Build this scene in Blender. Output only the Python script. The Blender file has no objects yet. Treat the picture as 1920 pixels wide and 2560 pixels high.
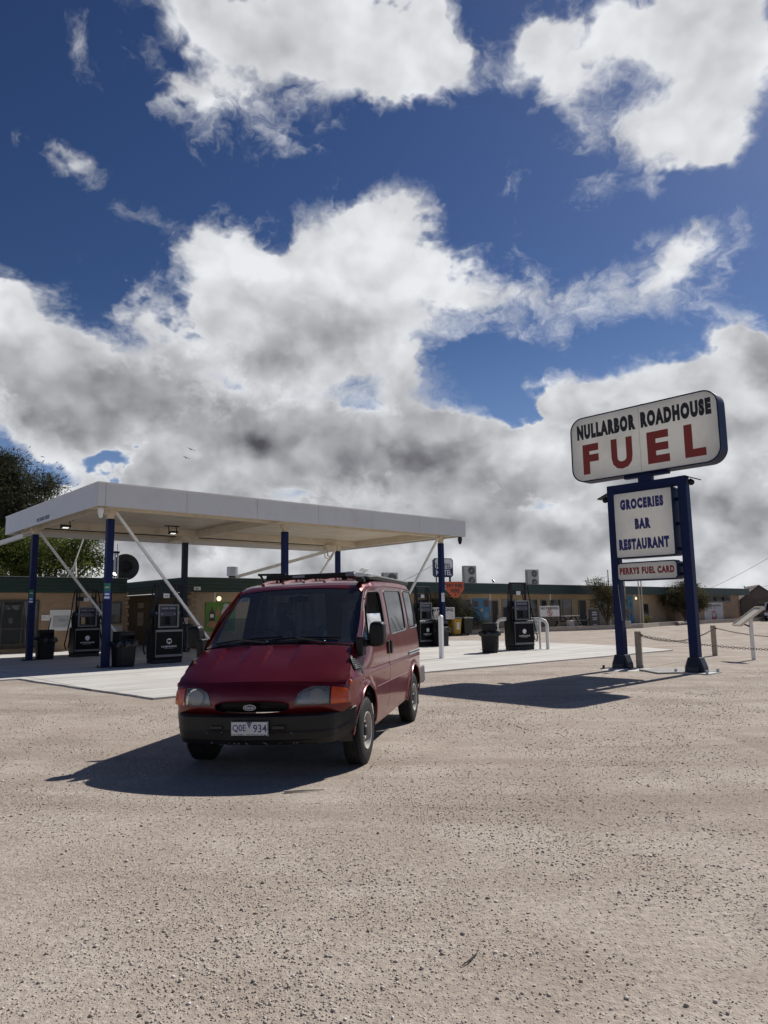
import bpy, bmesh, math, random
import numpy as np
from mathutils import Vector, Matrix, geometry
R = math.radians
random.seed(7)
rng = np.random.default_rng(11)
scene = bpy.context.scene
COL = scene.collection

# ------------------------------------------------------------------ camera
CAM_H = 1.555
PITCH, ROLL, FOC = R(7.84), -0.0152, 1780.0
cam_d = bpy.data.cameras.new('camera'); cam = bpy.data.objects.new('camera', cam_d); COL.objects.link(cam)
cam_d.sensor_fit = 'VERTICAL'; cam_d.sensor_height = 36.0; cam_d.lens = FOC / 2560 * 36.0
cam_d.clip_start = 0.05; cam_d.clip_end = 9000
_f = Vector((0, math.cos(PITCH), math.sin(PITCH))); _r0 = Vector((1, 0, 0)); _u0 = _r0.cross(_f)
_r = _r0 * math.cos(ROLL) + _u0 * math.sin(ROLL); _u = -_r0 * math.sin(ROLL) + _u0 * math.cos(ROLL)
cam.matrix_world = Matrix(((_r.x, _u.x, -_f.x, 0), (_r.y, _u.y, -_f.y, 0), (_r.z, _u.z, -_f.z, CAM_H), (0, 0, 0, 1)))
scene.camera = cam

# ------------------------------------------------------------------ sun, view
SUN_AZ, SUN_EL = R(44.0), R(43.5)          # angle from +X, elevation
sun_dir = Vector((math.cos(SUN_AZ) * math.cos(SUN_EL), math.sin(SUN_AZ) * math.cos(SUN_EL), math.sin(SUN_EL)))
sun_d = bpy.data.lights.new('sun', 'SUN'); sun_d.energy = 5.0; sun_d.angle = R(0.5); sun_d.color = (1.0, 0.955, 0.89)
sun = bpy.data.objects.new('sun', sun_d); COL.objects.link(sun)
sun.rotation_euler = sun_dir.to_track_quat('Z', 'Y').to_euler(); sun.location = (20, 20, 40)
vs = scene.view_settings
vs.view_transform = 'Standard'; vs.look = 'None'; vs.exposure = 0.0; vs.gamma = 1.0; vs.use_curve_mapping = False

# ------------------------------------------------------------------ sky
world = bpy.data.worlds.new('World'); scene.world = world; world.use_nodes = True
def skydir(px, py):
    """azimuth (from +Y, clockwise) and elevation of a direction in the photographed sky"""
    d = _r * ((px - 960) / FOC) - _u * ((py - 1280) / FOC) + _f; d.normalize()
    return math.atan2(d.x, d.y), math.asin(d.z)
class NG:
    def __init__(s, tree): s.t = tree; s.n = tree.nodes; s.l = tree.links
    def node(s, kind, **kw):
        n = s.n.new(kind)
        for k, v in kw.items(): setattr(n, k, v)
        return n
    def put(s, sock, v):
        if isinstance(v, bpy.types.NodeSocket): s.l.new(v, sock)
        elif v is not None: sock.default_value = v
    def m(s, op, a, b=None, c=None, clamp=False):
        n = s.node('ShaderNodeMath', operation=op, use_clamp=clamp)
        for i, v in enumerate((a, b, c)):
            if v is not None: s.put(n.inputs[i], v)
        return n.outputs[0]
    def v(s, op, a, b=None):
        n = s.node('ShaderNodeVectorMath', operation=op)
        s.put(n.inputs[0], a)
        if b is not None: s.put(n.inputs[3 if op == 'SCALE' else 1], b)
        return n.outputs[1 if op in ('DOT_PRODUCT', 'LENGTH') else 0]
    def noise(s, vec, scale, detail=2.0, rough=0.5, dist=0.0, out=0, lac=2.0):
        n = s.node('ShaderNodeTexNoise'); s.put(n.inputs['Vector'], vec)
        n.inputs['Scale'].default_value = scale; n.inputs['Detail'].default_value = detail
        n.inputs['Roughness'].default_value = rough; n.inputs['Distortion'].default_value = dist
        n.inputs['Lacunarity'].default_value = lac
        return n.outputs[out]
    def ramp(s, x, a, b, lo=0.0, hi=1.0, smooth=True):
        n = s.node('ShaderNodeMapRange'); n.interpolation_type = 'SMOOTHSTEP' if smooth else 'LINEAR'; n.clamp = True
        for i, v in enumerate((x, a, b, lo, hi)): s.put(n.inputs[i], v)
        return n.outputs[0]
    def mix(s, f, a, b, mode='MIX'):
        n = s.node('ShaderNodeMix', data_type='RGBA', blend_type=mode)
        s.put(n.inputs[0], f); s.put(n.inputs[6], a); s.put(n.inputs[7], b)
        return n.outputs[2]
def c4(c): return (c[0], c[1], c[2], 1.0)

def build_sky():
    g = NG(world.node_tree); g.n.clear()
    tc = g.node('ShaderNodeTexCoord'); d = tc.outputs['Generated']
    d = g.v('NORMALIZE', d)
    sep = g.node('ShaderNodeSeparateXYZ'); g.l.new(d, sep.inputs[0])
    az = g.m('ARCTAN2', sep.outputs[0], sep.outputs[1]); el = g.m('ARCSINE', sep.outputs[2])
    comb = g.node('ShaderNodeCombineXYZ'); g.l.new(az, comb.inputs[0]); g.l.new(el, comb.inputs[1])
    # flattened direction: clouds lie in layers
    fl = g.v('MULTIPLY', d, (1.0, 1.0, 1.3))
    warp = g.noise(fl, 5.0, 5.0, 0.6, out=1)
    warp = g.v('SUBTRACT', warp, (0.5, 0.5, 0.5))
    p = g.v('ADD', comb.outputs[0], g.v('MULTIPLY', warp, (0.26, 0.20, 0.0)))
    def field(blobs):
        acc = None
        for (px, py, rx, ry, s) in blobs:
            k = 1.1573
            a0, e0 = skydir(px * k, py * k)
            a1, e1 = skydir((px + rx) * k, py * k); a2, e2 = skydir(px * k, (py - ry) * k)
            ra = max(abs(a1 - a0), .01); re = max(abs(e2 - e0), .01)
            q = g.v('MULTIPLY', g.v('SUBTRACT', p, (a0, e0, 0)), (1 / ra, 1 / re, 0))
            q = g.v('DOT_PRODUCT', q, q)
            e = g.m('MULTIPLY_ADD', q, -0.5, 1.0, clamp=True)
            e = g.m('MULTIPLY', e, e)
            acc = g.m('MULTIPLY', e, s) if acc is None else g.m('MULTIPLY_ADD', e, s, acc)
        return acc
    cover = field(CLOUDS); dark = field(SHADES)
    wv = g.v('ADD', fl, g.v('MULTIPLY', warp, (0.10, 0.10, 0.10)))
    so = tuple(sun_dir * 0.016 + Vector((0, 0, .030)))
    def puffs(vec):
        n = g.node('ShaderNodeTexVoronoi', feature='F1'); g.put(n.inputs['Vector'], vec)
        n.inputs['Scale'].default_value = 13.0; n.inputs['Detail'].default_value = 2.0; n.inputs['Roughness'].default_value = 0.55
        n.normalize = True
        return n.outputs['Distance']
    n1 = g.noise(fl, 5.0, 9.0, 0.56, 0.1)
    b1 = g.noise(wv, 6.0, 3.5, 0.5); b2 = g.noise(g.v('ADD', wv, so), 6.0, 3.5, 0.5)
    wv2 = g.v('ADD', d, g.v('MULTIPLY', warp, (0.07, 0.07, 0.07)))
    v1 = puffs(wv2); v2 = puffs(g.v('ADD', wv2, so))
    st = g.v('MULTIPLY', g.v('ADD', d, g.v('MULTIPLY', warp, (0.35, 0.2, 0.35))), (1.0, 1.0, 1.0))
    n3 = g.noise(st, 14.0, 8.0, 0.62, 0.6)
    # behind the viewer: unseen cloud cover, its amount set for the fill light it gives
    front = g.ramp(sep.outputs[1], -0.1, 0.35)
    low = g.ramp(el, 0.0, 0.75, 0.46, 0.05)
    cov = g.m('MULTIPLY_ADD', cover, front, g.m('MULTIPLY', g.m('SUBTRACT', 1.0, front), low))
    cov = g.m('ADD', cov, g.ramp(el, 0.02, 0.17, 0.65, 0.0))
    body = g.ramp(cov, 0.48, 0.85)
    x = g.m('MULTIPLY_ADD', g.m('SUBTRACT', n1, 0.5), 1.35, cov)
    x = g.m('MULTIPLY_ADD', g.m('SUBTRACT', n3, 0.5), g.m('MULTIPLY_ADD', body, -0.65, 1.50), x)
    x = g.m('MULTIPLY_ADD', g.m('SUBTRACT', 0.42, v1), g.m('MULTIPLY', body, 0.75), x)
    dens = g.ramp(x, 0.26, g.m('MULTIPLY_ADD', body, -0.55, 1.22))
    relief = g.m('MULTIPLY', g.m('SUBTRACT', b1, b2), 2.0)
    relief = g.m('MULTIPLY_ADD', g.m('SUBTRACT', v2, v1), g.ramp(el, .60, .15, 1.6, 2.5), g.m('MULTIPLY', relief, g.ramp(el, .60, .15, 1.3, 1.5)))
    fine = g.m('MULTIPLY', g.m('SUBTRACT', n3, 0.5), 0.22)
    inner = g.ramp(x, 0.5, 1.05)
    shade = g.m('MULTIPLY', g.m('MULTIPLY_ADD', g.m('SUBTRACT', b1, 0.47), 1.0, g.m('MULTIPLY', dark, 1.05)), inner)
    lit = g.m('SUBTRACT', g.m('ADD', g.m('MULTIPLY_ADD', relief, g.m('MULTIPLY_ADD', dark, -0.3, 1.0), 0.70), fine), shade)
    lit = g.m('SUBTRACT', lit, g.m('MULTIPLY', inner, 0.05))
    lit = g.m('SUBTRACT', lit, g.m('MULTIPLY', g.m('MULTIPLY', inner, g.ramp(el, 0.50, 0.16)), 0.34))
    lit = g.ramp(lit, -1.25, 0.97, 0.0, 1.0, smooth=False)
    white = (0.82, 0.84, 0.87, 1); grey = (0.085, 0.083, 0.10, 1)
    ccol = g.mix(lit, grey, white)
    # Nishita sky in the same radiance units
    sky = g.node('ShaderNodeTexSky', sky_type='NISHITA', sun_disc=False)
    sky.sun_elevation = SUN_EL; sky.sun_rotation = math.pi / 2 - SUN_AZ
    sky.air_density = SKY_AIR; sky.dust_density = SKY_DUST; sky.ozone_density = SKY_OZONE; sky.altitude = 60
    S = SKY_STRENGTH
    cl = g.mix(1.0, ccol, (1 / S, 1 / S, 1 / S, 1), 'MULTIPLY')
    gm = g.node('ShaderNodeGamma'); g.l.new(g.mix(1.0, sky.outputs[0], (S, S, S, 1), 'MULTIPLY'), gm.inputs[0]); gm.inputs[1].default_value = SKY_GAMMA
    blue = g.mix(1.0, gm.outputs[0], (SKY_GAIN / S,) * 3 + (1,), 'MULTIPLY')
    hs = g.node('ShaderNodeHueSaturation'); hs.inputs['Saturation'].default_value = 1.06; hs.inputs['Hue'].default_value = .507; hs.inputs['Value'].default_value = 1.06; g.put(hs.inputs['Color'], blue); blue = hs.outputs[0]
    low_air = g.m('MULTIPLY', g.ramp(el, 0.42, 0.05), 0.75)
    blue = g.mix(low_air, blue, (.20 / S, .31 / S, .56 / S, 1))
    col = g.mix(dens, blue, cl)
    bg = g.node('ShaderNodeBackground'); g.put(bg.inputs[0], col); bg.inputs[1].default_value = S
    out = g.node('ShaderNodeOutputWorld'); g.l.new(bg.outputs[0], out.inputs[0])
SKY_AIR, SKY_DUST, SKY_OZONE, SKY_STRENGTH, SKY_GAMMA, SKY_GAIN = 1.0, 0.3, 3.0, 0.06, 1.34, 1.17
CLOUDS = [  # where cloud stands: photo direction (1659-wide), half size, strength
 (640, 20, 330, 150, .85), (850, 110, 190, 130, .60), (680, 200, 230, 110, .62), (470, 290, 140, 120, .50), (900, 180, 120, 90, .4), (420, 150, 170, 90, .30), (960, 30, 70, 110, .5), (470, 40, 160, 100, .5),
 (1350, 40, 250, 140, .80), (1560, 110, 180, 230, .9), (1370, 270, 160, 120, .66), (1500, 320, 130, 90, .5), (1130, 130, 80, 90, .30), (1250, 180, 90, 90, .35),
 (130, 60, 50, 90, .44), (150, 160, 60, 70, .42), (100, 350, 60, 60, .40), (130, 400, 60, 60, .36), (245, 420, 110, 60, .46), (280, 480, 90, 50, .42), (0, 340, 30, 60, .4), (1110, 375, 60, 60, .34), (360, 230, 100, 70, .42), (250, 130, 90, 60, .36), (330, 90, 60, 60, .3), (1030, 120, 90, 90, .34), (1180, 60, 70, 70, .4), (640, 320, 60, 40, .26),
 (430, 520, 130, 70, .55), (700, 500, 160, 90, .72), (860, 460, 100, 80, .6), (900, 560, 150, 100, .66), (990, 620, 130, 90, .42), (600, 590, 190, 80, .8),
 (60, 690, 190, 90, .9), (400, 680, 120, 100, .85), (720, 720, 240, 130, .95), (200, 820, 320, 110, .95), (870, 760, 110, 120, .62), (600, 790, 190, 90, .8), (560, 1020, 280, 70, .7), (60, 1090, 280, 80, .55), (280, 1060, 180, 60, .45), (60, 960, 120, 60, .4), (540, 660, 120, 70, .5),
 (300, 940, 480, 90, .85), (800, 950, 330, 110, .95), (1000, 980, 200, 90, .85), (900, 1150, 700, 120, .95), (1350, 1150, 420, 120, .85),
 (1300, 620, 330, 110, .44), (1540, 540, 160, 90, .42), (1130, 580, 120, 70, .34), (1500, 650, 160, 70, .4), (1030, 820, 80, 50, .36), (940, 820, 70, 60, .3), (1080, 690, 150, 40, .25),
 (1200, 930, 130, 110, .9), (1350, 880, 170, 110, .95), (1570, 850, 170, 150, 1.0), (1650, 790, 110, 110, .7), (200, 1080, 330, 90, .55), (1450, 1020, 330, 130, .85), (830, 1260, 1200, 80, .8),
 (195, 988, 75, 24, -.85), (1165, 1095, 60, 40, -.5), (1060, 820, 130, 60, -.30), (1100, 760, 100, 60, -.35), (640, 668, 80, 26, -.35), (1190, 1040, 45, 35, -.45), (100, 1040, 130, 30, -.28), (1110, 870, 60, 50, -.5), (290, 660, 40, 50, -.4)]
SHADES = [  # grey bases
 (700, 745, 170, 75, 1.0), (240, 800, 330, 70, .60), (160, 880, 380, 75, .85), (560, 1000, 320, 90, .72), (620, 650, 130, 45, .45), (1010, 1030, 260, 50, .7), (990, 940, 130, 60, .45),
 (560, 80, 190, 110, .42), (800, 890, 280, 70, .45), (1330, 950, 220, 60, .65), (1660, 770, 80, 90, .75), (1500, 1090, 260, 60, .65), (1280, 1130, 180, 50, .5), (900, 1110, 420, 50, .55), (400, 1130, 320, 60, .6), (1000, 1240, 1000, 50, .5), (450, 770, 120, 60, .4), (1450, 950, 180, 45, .55), (860, 1010, 90, 60, .4), (1500, 880, 120, 50, .35), (1570, 1180, 200, 40, .4)]
build_sky()
world.cycles.sampling_method = 'MANUAL'; world.cycles.sample_map_resolution = 1024
# ------------------------------------------------------------------ materials
MATS = {}
def mat(name, color, rough=0.6, metal=0.0, var=0.10, vscale=3.0, bump=0.0, bscale=40.0, coat=0.0, spec=0.5, dirt=None, dscale=1.5, emit=None, estr=0.0):
    """painted or raw surface: base colour with slight mottling, optional wear patches and fine bump"""
    if name in MATS: return MATS[name]
    m = bpy.data.materials.new(name); m.use_nodes = True; g = NG(m.node_tree); g.n.clear()
    out = g.node('ShaderNodeOutputMaterial'); b = g.node('ShaderNodeBsdfPrincipled'); g.l.new(b.outputs[0], out.inputs[0])
    co = g.node('ShaderNodeTexCoord').outputs['Object']
    n = g.noise(co, vscale, 5.0, 0.6)
    f = g.ramp(n, 0.25, 0.75, 1 - var, 1 + var, smooth=False)
    col = g.mix(1.0, c4(color), g.node('ShaderNodeCombineColor').outputs[0], 'MULTIPLY')
    cc = col.node.inputs[7].links[0].from_node
    for i in range(3): g.put(cc.inputs[i], f)
    if dirt:
        w = g.ramp(g.noise(co, dscale, 8.0, 0.68), 0.52, 0.74)
        col = g.mix(g.m('MULTIPLY', w, dirt[3] if len(dirt) > 3 else 0.6), col, c4(dirt))
    g.put(b.inputs['Base Color'], col)
    g.put(b.inputs['Roughness'], g.m('MULTIPLY_ADD', g.m('SUBTRACT', n, 0.5), 0.18, rough, clamp=True))
    b.inputs['Metallic'].default_value = metal; b.inputs['Coat Weight'].default_value = coat; b.inputs['Coat Roughness'].default_value = 0.08
    b.inputs['Specular IOR Level'].default_value = spec
    if emit: b.inputs['Emission Color'].default_value = c4(emit); b.inputs['Emission Strength'].default_value = estr
    if bump:
        bp = g.node('ShaderNodeBump'); bp.inputs['Strength'].default_value = bump; bp.inputs['Distance'].default_value = 0.02
        g.put(bp.inputs['Height'], g.noise(co, bscale, 6.0, 0.6)); g.l.new(bp.outputs[0], b.inputs['Normal'])
    m['nodes_b'] = b.name
    MATS[name] = m; return m
def glass_mat(name, tint, refl=1.0, rough=0.02, opac=0.0, body=(0.02, 0.025, 0.03)):
    m = bpy.data.materials.new(name); m.use_nodes = True; g = NG(m.node_tree); g.n.clear()
    out = g.node('ShaderNodeOutputMaterial'); tr = g.node('ShaderNodeBsdfTransparent'); tr.inputs[0].default_value = c4(tint)
    gl = g.node('ShaderNodeBsdfGlossy'); gl.inputs['Roughness'].default_value = rough; gl.inputs[0].default_value = (1, 1, 1, 1)
    df = g.node('ShaderNodeBsdfDiffuse'); df.inputs[0].default_value = c4(body)
    m1 = g.node('ShaderNodeMixShader'); m1.inputs[0].default_value = opac; g.l.new(tr.outputs[0], m1.inputs[1]); g.l.new(df.outputs[0], m1.inputs[2])
    fr = g.node('ShaderNodeFresnel'); fr.inputs[0].default_value = 1.5
    m2 = g.node('ShaderNodeMixShader'); g.put(m2.inputs[0], g.m('MULTIPLY', fr.outputs[0], refl, clamp=True))
    g.l.new(m1.outputs[0], m2.inputs[1]); g.l.new(gl.outputs[0], m2.inputs[2]); g.l.new(m2.outputs[0], out.inputs[0])
    MATS[name] = m; return m
def face_mat(name, color, trans=0.5, var=0.05):
    """translucent sign acrylic"""
    m = bpy.data.materials.new(name); m.use_nodes = True; g = NG(m.node_tree); g.n.clear()
    out = g.node('ShaderNodeOutputMaterial'); co = g.node('ShaderNodeTexCoord').outputs['Object']
    n = g.noise(co, 1.3, 5.0, 0.6)
    col = g.mix(g.ramp(n, 0.35, 0.75), c4(color), c4([c * (1 - 3 * var) for c in color]))
    d = g.node('ShaderNodeBsdfDiffuse'); t = g.node('ShaderNodeBsdfTranslucent'); g.put(d.inputs[0], col); g.put(t.inputs[0], col)
    mx = g.node('ShaderNodeMixShader'); mx.inputs[0].default_value = trans; g.l.new(d.outputs[0], mx.inputs[1]); g.l.new(t.outputs[0], mx.inputs[2])
    gl = g.node('ShaderNodeBsdfGlossy'); gl.inputs['Roughness'].default_value = 0.25
    m3 = g.node('ShaderNodeMixShader'); m3.inputs[0].default_value = 0.04; g.l.new(mx.outputs[0], m3.inputs[1]); g.l.new(gl.outputs[0], m3.inputs[2])
    g.l.new(m3.outputs[0], out.inputs[0]); MATS[name] = m; return m

# ------------------------------------------------------------------ mesh helpers
class MB:
    """collects solids and builds them as one mesh object"""
    def __init__(s): s.v = []; s.f = []
    def add(s, vs, fs):
        o = len(s.v); s.v += [tuple(p) for p in vs]; s.f += [tuple(i + o for i in f) for f in fs]; return s
    def box(s, x0, x1, y0, y1, z0, z1, M=None):
        vs = [(x, y, z) for z in (z0, z1) for y in (y0, y1) for x in (x0, x1)]
        if M is not None: vs = [M @ Vector(p) for p in vs]
        return s.add(vs, [(0, 2, 3, 1), (4, 5, 7, 6), (0, 1, 5, 4), (2, 6, 7, 3), (0, 4, 6, 2), (1, 3, 7, 5)])
    def prism(s, poly, z0, z1, M=None, cap=True):
        n = len(poly); vs = [(x, y, z0) for x, y in poly] + [(x, y, z1) for x, y in poly]
        if M is not None: vs = [M @ Vector(p) for p in vs]
        fs = [(i, (i + 1) % n, n + (i + 1) % n, n + i) for i in range(n)]
        if cap: fs += [tuple(range(n - 1, -1, -1)), tuple(range(n, 2 * n))]
        return s.add(vs, fs)
    def tube(s, pts, r, n=8, cap=True, closed=False):
        pts = [Vector(p) for p in pts]; k = len(pts); vs = []; fs = []
        rr = r if isinstance(r, (list, tuple)) else [r] * k
        up = None
        for i, p in enumerate(pts):
            a = pts[i - 1] if (i > 0 or closed) else p; b = pts[(i + 1) % k] if (i < k - 1 or closed) else p
            t = (b - a).normalized()
            if up is None: up = Vector((0, 0, 1)) if abs(t.z) < .95 else Vector((1, 0, 0))
            x = t.cross(up)
            if x.length < 1e-4: x = t.cross(Vector((0, 1, 0)))
            x.normalize(); y = x.cross(t).normalized(); up = y
            vs += [p + (x * math.cos(2 * math.pi * j / n) + y * math.sin(2 * math.pi * j / n)) * rr[i] for j in range(n)]
        for i in range(k if closed else k - 1):
            i2 = (i + 1) % k
            fs += [(i * n + j, i * n + (j + 1) % n, i2 * n + (j + 1) % n, i2 * n + j) for j in range(n)]
        if cap and not closed: fs += [tuple(range(n - 1, -1, -1)), tuple((k - 1) * n + j for j in range(n))]
        return s.add(vs, fs)
    def bar(s, a, b, w, d=None, up=(0, 0, 1)):
        """square bar from a to b"""
        a, b = Vector(a), Vector(b); d = w if d is None else d
        t = (b - a).normalized(); u = Vector(up)
        if abs(t.dot(u)) > .98: u = Vector((1, 0, 0))
        x = t.cross(u).normalized(); y = x.cross(t).normalized()
        vs = [p + x * sx * w / 2 + y * sy * d / 2 for p in (a, b) for sx, sy in ((-1, -1), (1, -1), (1, 1), (-1, 1))]
        return s.add(vs, [(3, 2, 1, 0), (4, 5, 6, 7), (0, 1, 5, 4), (1, 2, 6, 5), (2, 3, 7, 6), (3, 0, 4, 7)])
    def lathe(s, prof, n=32, M=None, closed=False, cap=True):
        """profile of (r, h) turned round the local z axis"""
        k = len(prof); vs = [(r * math.cos(2 * math.pi * j / n), r * math.sin(2 * math.pi * j / n), h) for r, h in prof for j in range(n)]
        if M is not None: vs = [M @ Vector(p) for p in vs]
        fs = [(i * n + j, i * n + (j + 1) % n, (i + 1) * n + (j + 1) % n, (i + 1) * n + j) for i in range(k - 1) for j in range(n)]
        if closed: fs += [((k - 1) * n + j, (k - 1) * n + (j + 1) % n, (j + 1) % n, j) for j in range(n)]
        elif cap: fs += [tuple(range(n - 1, -1, -1)), tuple((k - 1) * n + j for j in range(n))]
        return s.add(vs, fs)
    def sphere(s, c, r, n=14, m=8, sz=1.0):
        pr = [(max(r * math.sin(math.pi * i / m), 1e-4), -r * sz * math.cos(math.pi * i / m)) for i in range(m + 1)]
        return s.lathe(pr, n, Matrix.Translation(c))
    def build(s, name, material, parent=None, bevel=0.0, smooth=False, seg=2):
        me = bpy.data.meshes.new(name); me.from_pydata(s.v, [], s.f); me.update()
        if smooth: me.shade_smooth(); me.set_sharp_from_angle(angle=R(smooth if smooth > 1 else 38))
        o = bpy.data.objects.new(name, me); COL.objects.link(o); me.materials.append(material)
        if parent is not None: o.parent = parent
        if bevel:
            b = o.modifiers.new('bevel', 'BEVEL'); b.width = bevel; b.segments = seg; b.limit_method = 'ANGLE'; b.angle_limit = R(35)
        bm = bmesh.new(); bm.from_mesh(me); bmesh.ops.recalc_face_normals(bm, faces=bm.faces); bm.to_mesh(me); bm.free()
        if smooth: me.shade_smooth(); me.set_sharp_from_angle(angle=R(smooth if smooth > 1 else 38))
        return o
def thing(name, label, cat, loc=(0, 0, 0), rotz=0.0, group=None, rot=None):
    o = bpy.data.objects.new(name, None); COL.objects.link(o); o.empty_display_size = 0.2
    o.location = loc; o.rotation_euler = rot if rot else (0, 0, rotz)
    o['label'] = label; o['category'] = cat
    if group: o['group'] = group
    return o
def tag(o, label, cat, group=None):
    o['label'] = label; o['category'] = cat
    if group: o['group'] = group
    return o
def dup(root, loc, rotz, label, group=None):
    """a copy of a thing with copies of its parts and sub-parts"""
    r = root.copy(); COL.objects.link(r); r.location = loc; r.rotation_euler = (0, 0, rotz); r['label'] = label
    if group: r['group'] = group
    for ch in list(root.children):
        c = ch.copy(); COL.objects.link(c); c.parent = r
        for q in list(ch.children):
            d = q.copy(); COL.objects.link(d); d.parent = c
    return r
def text_verts(body, w=None, h=None, offset=0.0, align='C', spacing=1.0):
    """flat letter shapes, fitted into w x h, centred on the origin: verts in the xy plane and faces"""
    cu = bpy.data.curves.new('lettering', 'FONT'); cu.body = body; cu.size = 1.0; cu.offset = offset; cu.space_character = spacing
    cu.resolution_u = 3
    ob = bpy.data.objects.new('lettering', cu); COL.objects.link(ob)
    dg = bpy.context.evaluated_depsgraph_get(); me = bpy.data.meshes.new_from_object(ob.evaluated_get(dg))
    vs = [Vector(v.co) for v in me.vertices]; fs = [tuple(p.vertices) for p in me.polygons]
    bpy.data.objects.remove(ob); bpy.data.curves.remove(cu); bpy.data.meshes.remove(me)
    x0, x1 = min(v.x for v in vs), max(v.x for v in vs); y0, y1 = min(v.y for v in vs), max(v.y for v in vs)
    sx = w / (x1 - x0) if w else None; sy = h / (y1 - y0) if h else None
    sx = sx or sy; sy = sy or sx
    ax = {'C': (x0 + x1) / 2, 'L': x0, 'R': x1}[align]
    return [Vector(((v.x - ax) * sx, (v.y - (y0 + y1) / 2) * sy, 0)) for v in vs], fs
def letters(mb, body, c, w=None, h=None, offset=0.0, right=(1, 0, 0), up=(0, 0, 1), align='C', spacing=1.0):
    """adds lettering to mb, centred at c, in the plane of right and up"""
    vs, fs = text_verts(body, w, h, offset, align, spacing); r, u, c = Vector(right), Vector(up), Vector(c)
    mb.add([c + r * v.x + u * v.y for v in vs], fs); return mb
def rrect(x0, x1, y0, y1, r, n=6):
    pts = []
    for cx, cy, a in ((x1 - r, y1 - r, 0), (x0 + r, y1 - r, 90), (x0 + r, y0 + r, 180), (x1 - r, y0 + r, 270)):
        pts += [(cx + r * math.cos(R(a + 90 * i / n)), cy + r * math.sin(R(a + 90 * i / n))) for i in range(n + 1)]
    return pts
def inside(p, poly):
    x, y = p; c = False; n = len(poly)
    for i in range(n):
        x1, y1 = poly[i]; x2, y2 = poly[i - 1]
        if (y1 > y) != (y2 > y) and x < (x2 - x1) * (y - y1) / (y2 - y1) + x1: c = not c
    return c
def densify(poly, step, closed=True):
    out = []; n = len(poly)
    for i in range(n if closed else n - 1):
        a, b = poly[i], poly[(i + 1) % n]; L = math.hypot(b[0] - a[0], b[1] - a[1]); k = max(1, int(math.ceil(L / step)))
        out += [(a[0] + (b[0] - a[0]) * j / k, a[1] + (b[1] - a[1]) * j / k) for j in range(k)]
    if not closed: out.append(poly[-1])
    return out
def cut_panel(outline, holes, fmap, step=0.05, lines=(), sx=1.0):
    """sheet bounded by outline with holes cut out, triangulated in (u, v) and carried to space by fmap"""
    outl = densify(outline, step); hs = [densify(h, step) for h in holes]
    vs = []; es = []
    for loop in [outl] + hs:
        o = len(vs); n = len(loop); vs += loop; es += [(o + i, o + (i + 1) % n) for i in range(n)]
    for ln in lines:
        ln = densify(ln, step, False); ln = [p for p in ln]; o = len(vs); vs += ln; es += [(o + i, o + i + 1) for i in range(len(ln) - 1)]
    xs = [p[0] for p in outl]; ys = [p[1] for p in outl]
    def clear(p, d):
        for loop in [outl] + hs:
            for q in loop:
                if abs(q[0] - p[0]) < d and abs(q[1] - p[1]) < d: return False
        return inside(p, outl) and not any(inside(p, h) for h in hs)
    j = 0; y = min(ys) + step / 2
    while y < max(ys):
        x = min(xs) + step / 2 * (1 + j % 2)
        while x < max(xs):
            if clear((x, y), step * .45): vs.append((x, y))
            x += step
        y += step; j += 1
    r = geometry.delaunay_2d_cdt([Vector(p) for p in vs], es, [], 0, 1e-5)
    V = [(p.x, p.y) for p in r[0]]; F = []
    for f in r[2]:
        c = (sum(V[i][0] for i in f) / 3, sum(V[i][1] for i in f) / 3)
        if inside(c, outl) and not any(inside(c, h) for h in hs): F.append(tuple(f))
    used = sorted({i for f in F for i in f}); ix = {k: i for i, k in enumerate(used)}
    return [fmap(*V[k]) for k in used], [tuple(ix[i] for i in f) for f in F]
def on_path(pts, t):
    """point at fraction t along a polyline"""
    L = [0]
    for a, b in zip(pts, pts[1:]): L.append(L[-1] + (Vector(b) - Vector(a)).length)
    d = t * L[-1]
    for i in range(len(pts) - 1):
        if d <= L[i + 1] or i == len(pts) - 2:
            k = (d - L[i]) / max(L[i + 1] - L[i], 1e-9); return Vector(pts[i]).lerp(Vector(pts[i + 1]), k)
TH = R(42.0); E1 = Vector((math.cos(TH), math.sin(TH), 0)); E2 = Vector((-math.sin(TH), math.cos(TH), 0))
def ab(a, b, z=0.0):
    """the forecourt's own axes: a along the shop front, b away from the road"""
    return E1 * a + E2 * b + Vector((0, 0, z))
W1 = (1, 1, 1)
blue_paint = mat('blue_paint', (0.0045, 0.013, 0.070), 0.5, var=.12, spec=.22, dirt=(0.012, 0.02, 0.08, .5))
blue_faded = mat('blue_grey_paint', (0.018, 0.024, 0.045), 0.55, var=.15, spec=.25, dirt=(0.03, 0.035, 0.05, .5))
white_paint = mat('white_paint', (0.76, 0.76, 0.74), 0.45, var=.04, dirt=(0.55, 0.50, 0.42, .35), dscale=.8)
cream_paint = mat('cream_paint', (0.66, 0.60, 0.50), 0.6, var=.07, dirt=(0.42, 0.34, 0.25, .5), dscale=1.2)
black_plastic = mat('black_plastic', (0.009, 0.009, 0.010), 0.5, var=.25, bump=.06, bscale=120, spec=.3)
black_gloss = mat('black_gloss', (0.004, 0.0045, 0.006), 0.4, var=.2, spec=.12)
dark_grey = mat('dark_grey', (0.020, 0.021, 0.024), 0.55, var=.15, spec=.3)
steel = mat('galvanised_steel', (0.45, 0.46, 0.47), 0.38, metal=.8, var=.15, vscale=9)
silver = mat('silver_trim', (0.55, 0.56, 0.58), 0.3, metal=.7, var=.08)
rubber = mat('rubber', (0.013, 0.013, 0.014), 0.75, var=.3, dirt=(0.06, 0.053, 0.046, .5), dscale=6, spec=.3)
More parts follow.
